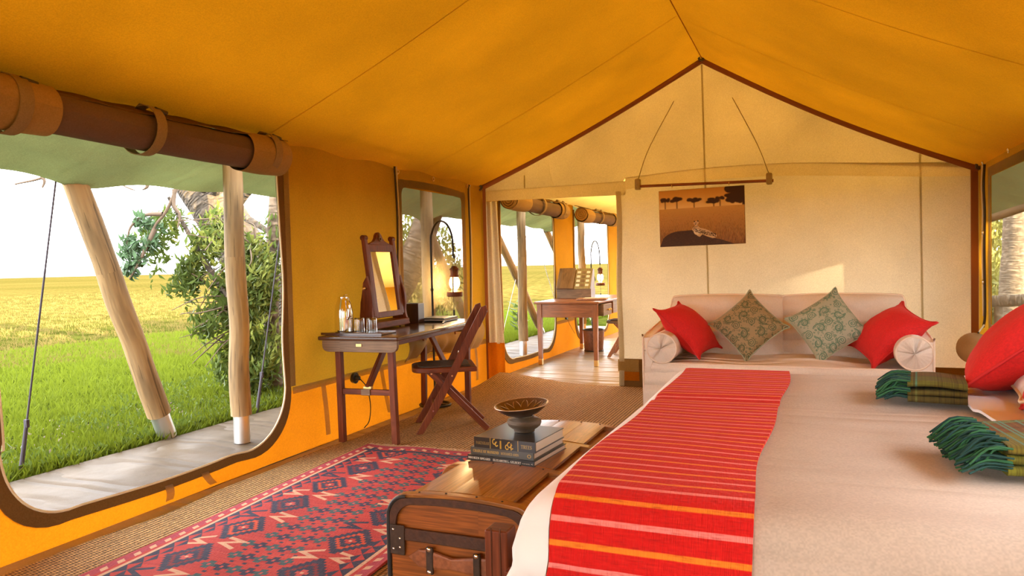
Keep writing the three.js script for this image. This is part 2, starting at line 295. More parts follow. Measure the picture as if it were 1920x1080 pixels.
// the framed mesh window in the left wall
{
  const g = struct('window_1', null), w = [5.10, 6.20, 0.66, 1.85];
  const ring = (a, b, c, d, r, k) => { const s = new (k ? THREE.Path : THREE.Shape)(); s.moveTo(a + r, c); s.lineTo(b - r, c); s.quadraticCurveTo(b, c, b, c + r); s.lineTo(b, d - r); s.quadraticCurveTo(b, d, b - r, d - 0.01); s.quadraticCurveTo((a + b) / 2, d + 0.03, a + r, d); s.quadraticCurveTo(a, d, a, d - r); s.lineTo(a, c + r); s.quadraticCurveTo(a, c, a + r, c); return s; };
  const s = ring(w[0] - 0.07, w[1] + 0.07, w[2] - 0.07, w[3] + 0.06, 0.05); s.holes.push(ring(...w, 0.07, true));
  struct('window_frame', onX(sheet(s), XL + 0.006), M.strapThin, g, 'stitched tan canvas window binding');
  struct('mesh_screen', onX(extrude(poly([[5.06, 0.62], [6.24, 0.62], [6.24, 1.89], [5.06, 1.89]]), 0.001), XL - 0.008), M.mesh, g, 'fine insect mesh');
  const zl = [[XL + 0.02, 2.0, -4.98], [XL + 0.02, 1.6, -5.0], [XL + 0.02, 1.1, -4.985], [XL + 0.02, 0.70, -5.0]], zr = [[XL + 0.02, 1.98, -6.34], [XL + 0.025, 1.9, -6.31], [XL + 0.02, 1.3, -6.33], [XL + 0.02, 0.7, -6.3]];
  for (const z of [zl, zr]) { struct('zip', tube(z, 0.008, 30, 6), M.zip, g); struct('cord', tube(z.map(([x, y, q]) => [x + 0.004, y, q - 0.022]), 0.005, 30, 6), M.cord, g); }
  for (const z of [-5.03, -5.62, -6.30]) struct('eyelet', new THREE.TorusGeometry(0.016, 0.005, 6, 14).rotateY(Math.PI / 2).translate(XL + 0.02, 1.965, z), M.brass, g);
}
// flap of that window let down and gathered below it
{
  const t = thing('window_flap', 'tan canvas window flap hanging gathered below the mesh window behind the table', 'flap');
  part(t, 'drape', slab(70, 16, (u, v) => { const z = -5.0 - 1.45 * u, sag = 0.05 * Math.sin(u * Math.PI) + 0.03 * Math.abs(Math.sin(u * 9)); return [XL + 0.03 + 0.06 * Math.sin(v * Math.PI) + 0.022 * Math.sin(u * 46 + v * 2) * v, 0.70 - sag * (1 - v) - v * (0.28 - 0.04 * Math.sin(u * 6)), z]; }, 0.006, 1.5, 0.35), M.rollCanvas);
  part(t, 'draw_cord', tube([[XL + 0.05, 0.7, -5.0], [XL + 0.06, 0.66, -5.3], [XL + 0.07, 0.62, -5.72], [XL + 0.06, 0.66, -6.2], [XL + 0.05, 0.72, -6.45]], 0.006, 30, 6), M.rope);
  for (const z of [-5.2, -5.78]) { part(t, 'toggle', rod([XL + 0.1, 0.68, z], [XL + 0.1, 0.58, z - 0.03], 0.008), M.leather); part(t, 'clip', new THREE.TorusGeometry(0.02, 0.005, 6, 12).rotateY(1.2).translate(XL + 0.09, 0.68, z), M.steel); }
}
// right wall with its window
{
  const g = struct('wall_right', null), hole = new THREE.Path([[3.7, 0.67], [6.25, 0.67], [6.25, 1.76], [3.7, 1.76]].map((p) => new THREE.Vector2(...p)));
  const s = poly([[-ZF, 0.3], [-ZE, 0.3], [-ZE, EAVER + 0.04], [-ZF, EAVER + 0.04]]); s.holes.push(hole);
  for (const [a, b] of [[-1.9, -0.7], [0.6, 3.0], [7.2, 9.6]]) s.holes.push(new THREE.Path([[a, a > 0 && a < 1 ? 1.05 : 0.36], [b, a > 0 && a < 1 ? 1.05 : 0.36], [b, a > 0 && a < 1 ? 1.48 : 1.80], [a, a > 0 && a < 1 ? 1.48 : 1.80]].map((p) => new THREE.Vector2(...p))));
  struct('wall_panel', onX(sheet(s), XR), M.tan, g);
  struct('wall_skirt', onX(sheet(poly([[-ZF, 0], [-ZE, 0], [-ZE, 0.31], [-ZF, 0.31]])), XR), M.skirt, g);
  const w = struct('window_2', null), fr = poly([[3.63, 0.60], [6.32, 0.60], [6.32, 1.83], [3.63, 1.83]]); fr.holes.push(hole);
  struct('window_frame', onX(sheet(fr), XR - 0.008), M.strapThin, w);
  struct('mesh_screen', onX(extrude(poly([[3.65, 0.62], [6.3, 0.62], [6.3, 1.8], [3.65, 1.8]]), 0.001), XR + 0.002), M.mesh, w, 'fine insect mesh');
  struct('zip', tube([[XR - 0.02, 1.86, -6.37], [XR - 0.03, 1.7, -6.35], [XR - 0.02, 1.5, -6.37], [XR - 0.025, 1.2, -6.36], [XR - 0.02, 0.75, -6.37], [XR - 0.04, 0.64, -6.33]], 0.009, 40, 6), M.zip, w);
  struct('cord', tube([[XR - 0.025, 1.86, -6.41], [XR - 0.035, 1.7, -6.39], [XR - 0.025, 1.5, -6.41], [XR - 0.03, 1.2, -6.40], [XR - 0.025, 0.72, -6.40]], 0.006, 40, 6), M.cord, w);
  for (const [y, z] of [[1.87, -6.36], [1.86, -5.6], [1.35, -6.36], [0.98, -6.36]]) struct('eyelet', new THREE.TorusGeometry(0.014, 0.005, 6, 14).rotateY(Math.PI / 2).translate(XR - 0.035, y, z), M.steel, w);
}
// back wall: gable, band, door opening
const gableTop = (x) => { if (x < RIDGE[0]) { const t = (x - XL) / (RIDGE[0] - XL); return EAVE + (RIDGE[1] - EAVE) * t - 0.035 * Math.sin(t * Math.PI); } const t = (x - RIDGE[0]) / (XR - RIDGE[0]); return RIDGE[1] + (EAVER - RIDGE[1]) * t - 0.06 * Math.sin(t * Math.PI); };
{
  const g = struct('wall_back', null), DL = -3.04, DR = -1.69, DT = 1.845;
  const top = []; for (let i = 0; i <= 40; i++) { const x = XR + (XL - XR) * i / 40; top.push([x, gableTop(x) - 0.01]); }
  // horizontal band under the gable
  const bandY = (x) => 1.93 + 0.045 * Math.sin((x + 1.5) * 1.6) - 0.012 * (x + 0.9);
  { // gable above the band, panel below it, narrow strip left of the door
    const lo = [], hi = []; for (let i = 0; i <= 30; i++) { const x = -1.60 + (XR + 1.60) * i / 30; hi.push([x, bandY(x) + 0.052]); lo.push([x, bandY(x) - 0.052]); }
    struct('gable_panel', sheet(poly([[XL, 1.945], [-1.62, 1.955], ...hi, ...top])).translate(0, 0, ZB), M.cream, g);
    struct('wall_panel', sheet(poly([[DR, 0.27], [XR, 0.27], ...lo.reverse(), [-1.62, DT], [DR, DT - 0.02]])).translate(0, 0, ZB), M.cream, g);
    struct('wall_panel', sheet(poly([[XL, 0], [DL, 0], [DL, DT + 0.02], [XL, DT + 0.02]])).translate(0, 0, ZB), M.cream, g);
  }
  struct('gable_band', surf(60, 2, (u, v) => { const x = -1.60 + (XR - 0.02 + 1.60) * u; return [x, bandY(x) - 0.055 + 0.11 * v, ZB + 0.008]; }, 2.8, 0.11), M.creamBand, g);
  struct('door_lintel', surf(30, 2, (u, v) => { const x = XL + 0.03 + 1.45 * u; return [x, 1.845 - 0.02 * u + (0.10 + 0.03 * u) * v, ZB + 0.008]; }, 1.4, 0.1), M.creamBand, g);
  struct('door_jamb', surf(4, 30, (u, v) => [DR - 0.005 + 0.05 * u + 0.008 * Math.sin(v * 9), 0.02 + 1.84 * v, ZB + 0.012 + 0.01 * Math.sin(v * 7)], 0.05, 1.8), M.creamBand, g);
  struct('door_curtain', surf(16, 24, (u, v) => [XL + 0.05 + 0.11 * u + 0.035 * u * (1 - v), 0.40 + 1.44 * v, ZB + 0.02 + 0.018 * Math.sin(u * 11 + v)], 0.14, 1.5), M.creamBright, g, 'cream door flap gathered at the left jamb');
  struct('curtain_foot', surf(16, 10, (u, v) => [XL + 0.03 + 0.19 * u, 0.0 + 0.41 * v, ZB + 0.025 + 0.02 * Math.sin(u * 9)], 0.14, 0.4), M.skirt, g);
  // seams
  for (const [x0, x1] of [[-0.885, -0.85], [0.826, 0.84]]) struct('seam', surf(1, 20, (u, v) => [x0 + (x1 - x0) * v - 0.008 + 0.016 * u, gableTop(x0) - 0.05 + (0.35 - gableTop(x0)) * v, ZB + 0.004], 0.02, 2.5), M.strapThin, g);
  struct('seam', surf(1, 4, (u, v) => [-2.625 + 0.016 * u, 2.08 - 0.13 * v, ZB + 0.004], 0.02, 0.2), M.strapThin, g);
  // brown foot band with an orange patch
  struct('foot_band', box(XR - DR - 0.0, 0.28, 0.008, (XR + DR) / 2, 0.14, ZB, 0.003), M.band, g, 'brown canvas foot of the wall');
  struct('foot_patch', box(0.15, 0.085, 0.008, -1.575, 0.115, ZB + 0.008, 0.003), M.skirt, g);
  struct('foot_flap', surf(6, 6, (u, v) => [-1.70 + 0.2 * u, 0.16 + 0.115 * v, ZB + 0.016 + 0.006 * Math.sin(v * 3)], 0.2, 0.1), M.bandTan, g);
  // piping along gable and down the corners
  const pl = [], pr = []; for (let i = 0; i <= 14; i++) { const x = XL + (RIDGE[0] - XL) * i / 14; pl.push([x, gableTop(x) - 0.02, ZB + 0.02]); const q = RIDGE[0] + (XR - RIDGE[0]) * i / 14; pr.push([q, gableTop(q) - 0.02, ZB + 0.02]); }
  struct('trim', tube(pl, 0.026, 60, 8), M.piping); struct('trim', tube(pr, 0.026, 60, 8), M.piping);
  struct('trim', slab(3, 20, (u, v) => [XL + 0.012 + 0.03 * u, 0.02 + 1.97 * v, ZB + 0.03 - 0.01 * u], 0.012, 0.05, 2), M.piping);
  struct('trim', slab(3, 20, (u, v) => [XR - 0.055 + 0.05 * u, 0.02 + 1.85 * v, ZB + 0.03 - 0.01 * u], 0.012, 0.05, 2), M.piping);
  for (const [x, y] of [[XL + 0.0, EAVE - 0.02], [RIDGE[0], RIDGE[1] - 0.01], [XR - 0.01, EAVER]]) struct('corner_loop', new THREE.TorusGeometry(0.022, 0.011, 8, 16).rotateY(0.6).translate(x, y, ZB + 0.07), M.toggle, g);
}
// end wall and front wall
struct('wall_end', extrude(poly([[XL, 0], [-2.7, 0], [-2.7, 1.95], [0.85, 1.95], [0.85, 0], [XR, 0], [XR, EAVER], [RIDGE[0], RIDGE[1]], [XL, EAVE]]), 0.004).translate(0, 0, ZE), M.tan);
struct('wall_front', extrude(poly([[XL, 0], [-1.7, 0], [-1.7, 1.8], [-0.6, 1.8], [-0.6, 0], [XR, 0], [XR, EAVER], [RIDGE[0], RIDGE[1]], [XL, EAVE]]), 0.004).translate(0, 0, ZF), M.cream);
// ceiling: two sagging slopes with seams
{
  const L = (t, z) => [XL + (RIDGE[0] - XL) * t, EAVE + (RIDGE[1] - EAVE) * t - (0.035 + 0.012 * Math.sin(z * 1.67)) * Math.sin(t * Math.PI) + 0.012 * Math.exp(-t * 14) * Math.sin(z * 9), z];
  const R = (t, z) => [RIDGE[0] + (XR - RIDGE[0]) * t, RIDGE[1] + (EAVER - RIDGE[1]) * t - (0.06 + 0.012 * Math.sin(z * 1.67 + 1)) * Math.sin(t * Math.PI), z];
  const c = struct('ceiling', null);
  for (const f of [L, R]) { struct('roof_slope', surf(30, 90, (u, v) => f(u, ZF + (ZB - ZF) * v), 2.4, ZF - ZB), M.roof, c); struct('roof_slope', surf(30, 60, (u, v) => f(u, ZB + (ZE - ZB) * v), 2.4, ZB - ZE), M.roofBack, c, 'lighter unlined canvas over the far room'); }
  for (const z of [-1.6, -3.5, -5.42]) struct('roof_seam', surf(24, 1, (u, v) => { const p = L(u, z - 0.003 + 0.006 * v); p[1] -= 0.003; return p; }, 2.4, 0.02), M.roofSeam, c);
  for (const z of [-2.0, -3.87, -5.5]) struct('roof_seam', surf(24, 1, (u, v) => { const p = R(u, z - 0.003 + 0.006 * v); p[1] -= 0.003; return p; }, 2.4, 0.02), M.roofSeam, c);
  struct('ridge_seam', tube([[RIDGE[0], RIDGE[1] - 0.004, ZF], [RIDGE[0], RIDGE[1] - 0.004, ZE]], 0.004, 20, 5), M.roof, c);
}
// floor sheet, running out under the left wall as the veranda
struct('floor', slab(40, 80, (u, v) => [XL + (XR + 0.05 - XL) * u, -0.003 + 0.006 * fbm(u * 1.3, v * 2, 8, 3), ZF - 0.1 + (ZE - ZF + 0.1) * v], 0.01, 4.3, 15.4), M.deck);
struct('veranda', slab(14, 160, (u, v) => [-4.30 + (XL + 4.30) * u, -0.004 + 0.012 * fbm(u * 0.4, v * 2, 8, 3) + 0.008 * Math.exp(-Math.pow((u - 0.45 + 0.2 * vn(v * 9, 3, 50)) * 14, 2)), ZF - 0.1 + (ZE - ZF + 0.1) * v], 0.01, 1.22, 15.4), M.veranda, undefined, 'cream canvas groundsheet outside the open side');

// ---------------------------------------------------------------- rolled flaps, awnings, poles
function roll(u0, u1, label, cuffs, straps, r = 0.10, withHeader = true) {
  const t = thing('rolled_flap', label, 'tent flap', [0, 0, 0], 0), cx = XL + 0.118, cy = 1.882;
  const wrap = (a, b, rad, bulge = 0, name, m, th = 0) => part(t, name, surf(40, 28, (u, v) => { const z = a + (b - a) * u, an = v * Math.PI * 2, k = rad * (1 + 0.10 * (fbm(z * 0.12, v, 5, 3) - 0.5)) + bulge * Math.sin(u * Math.PI), dy = -0.012 * Math.sin((z + u0) / (u1 - u0) * Math.PI); return [cx + Math.cos(an) * k, cy + dy + Math.sin(an) * k * 1.0, -z]; }, Math.abs(b - a), 0.63), m);
  wrap(u0 + 0.02, u1 - 0.03, r * 0.86, 0, 'mesh_roll', M.rollMesh);
  for (const e of [u0 + 0.02, u1 - 0.03]) { const pts = []; for (let i = 0; i <= 60; i++) { const a = i / 60 * Math.PI * 7, k = r * 0.95 * (1 - i / 66); pts.push([cx + Math.cos(a) * k, cy + Math.sin(a) * k, -e + (e > (u0 + u1) / 2 ? -0.004 : 0.004)]); } part(t, 'rolled_end', [tube(pts, 0.009, 120, 5), new THREE.CircleGeometry(r * 0.93, 24).rotateY(0).translate(cx, cy, -e)], M.rollCanvas); }
  for (const [a, b] of cuffs) { wrap(a, b, r * 1.02, 0.006, 'canvas_cuff', M.rollCanvas); }
  for (const s of straps) {
    const pts = []; for (let i = 0; i <= 22; i++) { const an = -2.6 + i / 22 * 4.6; pts.push([cx + Math.cos(an) * (r + 0.012), cy + Math.sin(an) * (r + 0.012)]); } pts.push([cx - 0.01, EAVE + 0.012]);
    part(t, 'strap', slab(pts.length - 1, 2, (u, v) => { const p = pts[Math.round(u * (pts.length - 1))]; return [p[0], p[1], -(s - 0.028 + 0.056 * v + 0.03 * u)]; }, 0.004, 0.6, 0.06), M.strap);
    part(t, 'toggle', rod([cx + 0.06, cy + 0.10, -s - 0.03], [cx + 0.055, cy + 0.092, -s - 0.10], 0.011), M.toggle);
  }
  if (withHeader) part(t, 'header_flap', slab(40, 4, (u, v) => { const z = u0 - 0.02 + (u1 - u0 + 0.04) * u; return [XL + 0.03 + 0.15 * v, EAVE + 0.004 - (0.04 + 0.02 * Math.sin(u * Math.PI)) * v + 0.004 * Math.sin(u * 40), -z]; }, 0.004, 1.8, 0.1), M.band);
  return t;
}
roll(1.60, 3.50, 'thick brown mesh side rolled up under the eave over the large opening', [[1.70, 2.07], [3.18, 3.50]], [1.90, 2.54, 3.36], 0.105);
roll(-1.6, -0.52, 'brown mesh side rolled up under the eave nearest the front', [[-1.58, -1.3], [-0.8, -0.54]], [-1.2, -0.7], 0.105);
roll(7.08, 8.92, 'rolled mesh side over the first opening seen through the doorway', [[7.10, 7.55], [8.60, 8.92]], [7.95, 8.7], 0.10, true);
roll(9.70, 11.60, 'rolled mesh side over the farther opening beyond the desk', [[9.72, 10.1], [11.3, 11.60]], [10.5], 0.10, true);
// roll of the right window
{
  const t = thing('rolled_flap', 'tan canvas flap rolled up below the right hand window behind the red pillow', 'tent flap');
  part(t, 'canvas_roll', surf(30, 24, (u, v) => { const a = v * 6.283, k = 0.115 * (1 + 0.08 * (fbm(u, v, 5, 3) - 0.5)); return [XR - 0.13 + Math.cos(a) * k, 0.50 + Math.sin(a) * k, -6.16 + 1.9 * u]; }, 1.9, 0.7), M.rollCanvas);
  part(t, 'rolled_end', new THREE.SphereGeometry(0.115, 20, 12).scale(1, 1, 0.12).translate(XR - 0.13, 0.5, -6.16), M.bandTan);
  part(t, 'cord', tube([[XR - 0.04, 0.66, -6.3], [XR - 0.1, 0.62, -6.15], [XR - 0.13, 0.63, -6.0]], 0.006, 12, 6), M.cord);
}
// awnings of the fly sheet
{
  const dip = (z) => { let d = 0; for (const q of [-3.2, -7.66, -9.75, -12.1]) d = Math.max(d, Math.exp(-Math.abs(z - q) * 1.6)); return d; };
  solo('awning', slab(24, 200, (u, v) => { const z = ZF + (ZE - ZF) * v, e = 1.845 - 0.085 * dip(z), y0 = 2.36; return [-2.98 - 1.36 * u, y0 + (e - y0) * u - 0.03 * Math.sin(u * Math.PI) + 0.016 * Math.sin(z * 7 + u * 9) * u * (0.4 + dip(z)) + 0.006 * Math.sin(u * 38 + z * 2), z]; }, 0.004, 1.5, 15.5), M.green, 'long green canvas awning over the veranda outside the left openings', 'awning').userData.kind = 'structure';
  solo('awning', slab(16, 80, (u, v) => { const z = -4.7 + (ZE + 4.7) * v; return [1.15 + 1.3 * u, 2.26 - 0.5 * u - 0.03 * Math.sin(u * 3.1) + 0.015 * Math.sin(z * 5 + u * 6) * u, z]; }, 0.004, 1.4, 8.5), M.green, 'green canvas awning seen through the right hand mesh window', 'awning').userData.kind = 'structure';
}
function pole(base, top, r, label, sleeve = true) {
  const t = thing('tent_pole', label, 'tent pole', base), d = V(...top).sub(V(...base)), n = d.clone().normalize(), L = d.length();
  const at = (s) => n.clone().multiplyScalar(s).toArray(), wob = [];
  for (let i = 0; i <= 6; i++) { const p = n.clone().multiplyScalar(0.19 + (L - 0.19) * i / 6); wob.push([p.x + 0.012 * (rnd() - 0.5), p.y, p.z + 0.016 * (rnd() - 0.5)]); }
  part(t, 'shaft', taper(wob, [r * 1.06, r * 1.03, r, r * 1.04, r * 0.98, r, r * 0.94], 16, 0.06, 8), M.pole);
  if (sleeve) part(t, 'base_sleeve', rod(at(0), at(0.24), r * 0.83, r * 0.83, 20), M.metal, 'galvanised metal foot');
  part(t, 'end_cap', rod(at(L - 0.02), at(L + 0.05), r * 0.7, r * 0.7, 14), M.metal);
  return t;
}
pole([-3.67, 0.004, -3.87], [-3.67, 2.05, -3.87], 0.066, 'upright wooden veranda pole by the right edge of the large opening');
pole([-3.67, 0.004, -6.58], [-3.67, 2.05, -6.58], 0.066, 'upright wooden veranda pole seen through the framed mesh window');
pole([-3.50, 0.004, -8.76], [-3.50, 2.1, -8.80], 0.060, 'upright wooden veranda pole seen through the doorway left of the desk');
pole([-3.50, 0.004, -11.45], [-3.50, 2.1, -11.45], 0.060, 'upright wooden pole behind the hanging lantern beyond the desk');
pole([-4.34, 0.004, -3.84], [-4.335, 1.80, -3.20], 0.078, 'thick slanting wooden pole in the middle of the large opening');
pole([-4.34, 0.004, -9.17], [-4.335, 1.80, -7.66], 0.062, 'slanting pole seen through the mesh window behind the table lantern');
pole([-4.34, 0.004, -11.77], [-4.335, 1.80, -9.72], 0.062, 'slanting pole crossing behind the upright pole in the doorway');
pole([-4.34, 0.004, -14.6], [-4.335, 1.80, -12.1], 0.062, 'slanting pole top just left of the panel behind the desk');
function guy(a, b, label, m = M.rope, r = 0.006, clip = true) {
  const t = thing('guy_rope', label, 'rope'), mid = a.map((v, i) => (v + b[i]) / 2);
  part(t, 'rope', rod(a, b, r, r, 6), m);
  if (clip) { const k = 0.83, p = a.map((v, i) => v + (b[i] - v) * k), q = a.map((v, i) => v + (b[i] - v) * 0.995); part(t, 'tensioner', rod(p, q, 0.011, 0.014, 8), m); part(t, 'slider', box(0.03, 0.05, 0.02, ...p, 0.004), m); }
}
guy([-4.34, 1.79, -3.08], [-4.40, 0.0, -2.82], 'dark guy rope running down left of the slanting pole');
guy([-4.34, 1.83, -5.2], [-4.31, 0.0, -4.72], 'dark guy rope right of the upright pole beside the tree');
guy([-4.33, 1.82, -11.4], [-4.33, 0.0, -12.9], 'pale guy rope seen through the doorway, the right one of two', M.ropePale, 0.006, false);
guy([-4.33, 1.82, -11.2], [-4.33, 0.0, -9.9], 'pale guy rope seen through the doorway, the left one of two', M.ropePale, 0.005, false);
// ---------------------------------------------------------------- floor coverings
solo('sisal_mat', slab(60, 90, (u, v) => { const z = 0.6 - 7.22 * v + 0.012 * Math.sin(u * 11), x = -2.93 - 0.02 * Math.sin(z * 3.1) - 0.012 * Math.sin(z * 8) + u * 3.95; const curl = Math.exp(-Math.pow((u) * 7, 2) - Math.pow((1 - v) * 16, 2)) * 0.09; return [x, 0.024 + 0.004 * fbm(u, v, 9, 2) + curl, z]; }, 0.014, 7.22, 3.95).applyMatrix4(new THREE.Matrix4()), M.sisal, 'golden woven sisal matting covering the tent floor under the rug and table', 'mat');
scene.children.at(-1).geometry = (() => { const g = scene.children.at(-1).geometry, p = g.attributes.position, u = g.attributes.uv; for (let i = 0; i < p.count; i++) u.setXY(i, p.getZ(i), p.getX(i)); return g; })();
{
  const W = 1.06, LEN = 2.9;
  const art = paint(1024, 2048, (c, w, h) => {
    const red = '#b93a33', navy = '#34344b', cream = '#d3a987', pink = '#c2504a', orange = '#cc4a28', teal = '#3c5a5c';
    c.fillStyle = red; c.fillRect(0, 0, w, h);
    for (let i = 0; i < 500; i++) { c.fillStyle = ['rgba(205,70,45,.22)', 'rgba(150,35,45,.22)', 'rgba(220,95,70,.15)'][i % 3]; c.fillRect(rr(0, w), rr(0, h), rr(60, 500), rr(3, 16)); }
    const step = (x, y, n, k, col) => { c.fillStyle = col; for (let i = -n; i <= n; i++) { const q = (n - Math.abs(i) + 1) * k; c.fillRect(x - q, y + i * k - k / 2, q * 2, k + 1); } };
    const zig = (x, y, s, col) => { c.strokeStyle = col; c.lineWidth = 15; c.lineJoin = 'miter'; c.beginPath(); c.moveTo(x - 45, y - 34 * s); c.lineTo(x + 40, y - 20 * s); c.lineTo(x - 40, y + 8 * s); c.lineTo(x + 45, y + 34 * s); c.stroke(); };
    // field: diagonal lattice of small navy crosses between columns of large stepped medallions
    for (let r = 0; r < 26; r++) for (let q = 0; q < 5; q++) { const x = 395 + q * 60 + (r % 2) * 30, y = 30 + r * 80; step(x, y, 1, 15, q % 2 ? navy : teal); c.fillStyle = pink; c.fillRect(x - 6, y - 6, 12, 12); step(x + 30, y + 40, 0, 9, navy); }
    for (const cx of [255, 790]) for (let r = 0; r < 9; r++) {
      const y = 110 + r * 235; step(cx, y, 6, 15, navy); step(cx, y, 4, 14, r % 2 ? '#7c2a33' : orange); step(cx, y, 3, 13, navy); step(cx, y, 1, 13, r % 2 ? pink : red); c.fillStyle = cream; c.fillRect(cx - 7, y - 5, 14, 10);
      zig(cx + 75, y + 118, 1, cream); zig(cx - 85, y + 118, -1, r % 2 ? navy : cream);
    }
    // borders
    for (const s of [0, 1]) {
      c.save(); if (s) { c.translate(w, 0); c.scale(-1, 1); }
      c.fillStyle = '#a83a48'; c.fillRect(0, 0, 44, h); c.fillStyle = navy; c.fillRect(78, 0, 42, h); c.fillStyle = '#b04040'; c.fillRect(0, 0, 8, h);
      c.fillStyle = cream; c.fillRect(62, 0, 17, h);
      for (let y = 0; y < h; y += 56) { c.fillStyle = cream; c.beginPath(); c.moveTo(22, y); c.lineTo(46, y + 10); c.lineTo(46, y + 34); c.lineTo(22, y + 24); c.fill(); c.fillStyle = red; c.beginPath(); c.moveTo(120, y); c.lineTo(84, y + 28); c.lineTo(120, y + 56); c.fill(); c.fillStyle = navy; c.beginPath(); c.moveTo(150, y + 28); c.lineTo(120, y); c.lineTo(120, y + 56); c.fill(); }
      c.restore();
    }
    for (const s of [0, 1]) { c.save(); if (s) { c.translate(0, h); c.scale(1, -1); } c.fillStyle = '#a83a48'; c.fillRect(0, 0, w, 40); c.fillStyle = navy; c.fillRect(44, 70, w - 88, 26); for (let x = 30; x < w; x += 76) { c.fillStyle = cream; c.beginPath(); c.moveTo(x, 26); c.lineTo(x + 34, 40); c.lineTo(x + 34, 62); c.lineTo(x, 48); c.fill(); } c.restore(); }
    for (let i = 0; i < 900; i++) { c.fillStyle = ['rgba(40,20,30,.12)', 'rgba(240,160,130,.10)'][i % 2]; c.fillRect(rr(0, w), rr(0, h), rr(20, 240), 3); }
  });
  art.repeat.set(1 / W, 1 / LEN);
  const m = mat([0.95, 0.95, 0.95], { map: art, bump: T.slub, bs: 0.003, roughness: 0.95 });
  const t = thing('kilim_rug', 'red and navy patterned kilim rug beside the wooden trunk', 'rug', [-2.09, 0, -2.52], 0.045);
  part(t, 'rug_body', slab(30, 60, (u, v) => [W * (u - 0.5), 0.045 + 0.004 * Math.sin(u * 14 + v * 9), LEN * (0.5 - v)], 0.010, W, LEN), m);
  const fr = []; for (let i = 0; i < 90; i++) { const x = -W / 2 + W * (i + 0.5) / 90; fr.push(tube([[x, 0.042, -LEN / 2 + 0.01], [x + rr(-0.006, 0.006), 0.040, -LEN / 2 - 0.03], [x + rr(-0.02, 0.02), 0.036, -LEN / 2 - rr(0.045, 0.065)]], 0.0028, 4, 4)); }
  const f = part(t, 'fringe', fr, mat([0.72, 0.56, 0.38], { roughness: 1 }), 'cream knotted fringe'); f.userData.kind = 'stuff';
}

// ---------------------------------------------------------------- bed
const BED = { x0: -0.672, x1: 1.16, z0: -1.615, z1: -3.80, top: 0.635, r: 0.10 };
const edge = (s, r) => { const R = r * Math.PI / 2; if (s >= R) return [r + s - R, 0]; if (s >= 0) { const t = (R - s) / r; return [r - r * Math.sin(t), r - r * Math.cos(t)]; } return [0, r - s]; };
function bedTop(sx, sz, lift = 0, cap = 0.235, tuck = 0.12) {                     // sx, sz: arc lengths from the foot edge and from the near edge
  const r = BED.r, width = BED.z0 - BED.z1, Lz = width - 2 * r + r * Math.PI, [ix, dx] = edge(sx, r);
  let iz, dz; if (sz < Lz / 2) [iz, dz] = edge(sz, r); else { [iz, dz] = edge(Lz - sz, r); iz = width - iz; }
  const drop = Math.min(Math.hypot(dx, dz), cap), side = Math.max(0, drop - r);
  const puff = (d) => d > r ? 0.014 * Math.sin(Math.min(1, (d - r) / tuck) * Math.PI) * (d - r < tuck ? 1 : 0) - 0.12 * Math.max(0, d - r - tuck * 0.6) : 0;
  let x = BED.x0 + ix, z = BED.z0 - iz, y = BED.top - drop;
  const bz = dz > 0 ? puff(dz) * (sz < Lz / 2 ? 1 : -1) : 0, bx = dx > 0 ? -puff(dx) : 0;
  const flat = 1 - Math.min(1, drop / r);
  y += flat * (0.016 * (fbm(x * 0.35 + 3, z * 0.35 + 5, 4, 3) - 0.5) - 0.012 * Math.exp(-Math.pow((z + 2.96) / 0.05, 2)) + 0.008 * Math.sin((z + 1.6) / 2.2 * Math.PI) );
  const fold = side > 0 ? 0.010 * Math.sin((sx + sz) * 42) * Math.min(1, side * 8) : 0;
  return [x + bx - (dx > 0 ? fold : 0) - (dx > 0 ? lift : 0) * Math.min(1, dx / r), y + lift * (1 - Math.min(1, drop / r * 0.8)), z + bz + (dz > 0 ? (sz < Lz / 2 ? 1 : -1) * (fold * 0.3 + lift * Math.min(1, dz / r)) : 0)];
}
const LZ = BED.z0 - BED.z1 - 2 * BED.r + BED.r * Math.PI;
{
  const t = thing('bed', 'dark wooden bed frame with square corner posts under the linen', 'bed', [0, 0, 0]);
  for (const [x, z, h] of [[-0.785, -1.765, 0.462], [-0.785, -3.87, 0.40], [1.18, -1.62, 0.5], [1.18, -3.87, 0.5]]) {
    const p = part(t, 'post', box(0.066, h, 0.066, x, h / 2 + 0.02, z, 0.006, 2), M.mahogany);
    if (x < 0) { part(p, 'groove', [box(0.003, h * 0.86, 0.004, x - 0.012, h / 2 + 0.06, z + 0.0335, 0.001), box(0.003, h * 0.86, 0.004, x + 0.014, h / 2 + 0.06, z + 0.0335, 0.001)], M.darkTop); part(p, 'peg', [rod([x - 0.012, 0.345, z + 0.032], [x - 0.012, 0.345, z + 0.0365], 0.004), rod([x + 0.014, 0.345, z + 0.032], [x + 0.014, 0.345, z + 0.0365], 0.004)], M.steel); }
  }
  part(t, 'side_rail', box(1.9, 0.13, 0.035, 0.21, 0.335, -1.70), M.mahogany); part(t, 'side_rail', box(1.9, 0.13, 0.035, 0.21, 0.335, -3.86), M.mahogany);
  part(t, 'end_rail', box(0.035, 0.13, 2.06, -0.775, 0.33, -2.82), M.mahogany);
  part(t, 'head_board', box(0.03, 0.9, 2.1, 1.205, 0.5, -2.78, 0.01), M.mahogany);
  part(t, 'mattress', box(1.72, 0.24, 2.06, 0.32, 0.455, -2.71, 0.05, 3), M.white);
}
solo('duvet', slab(90, 110, (u, v) => bedTop(-0.20 + 1.50 * u, -0.14 + (LZ + 0.28) * v), 0.012, 1.5, 2.6), M.linen, 'beige linen duvet spread over the whole bed', 'duvet');
solo('bed_sheet', slab(16, 110, (u, v) => bedTop(-0.20 + 0.34 * u, -0.12 + (LZ + 0.24) * v, 0.006), 0.008, 0.34, 2.6), M.white, 'white sheet turned over the foot edge of the bed beside the trunk', 'sheet');
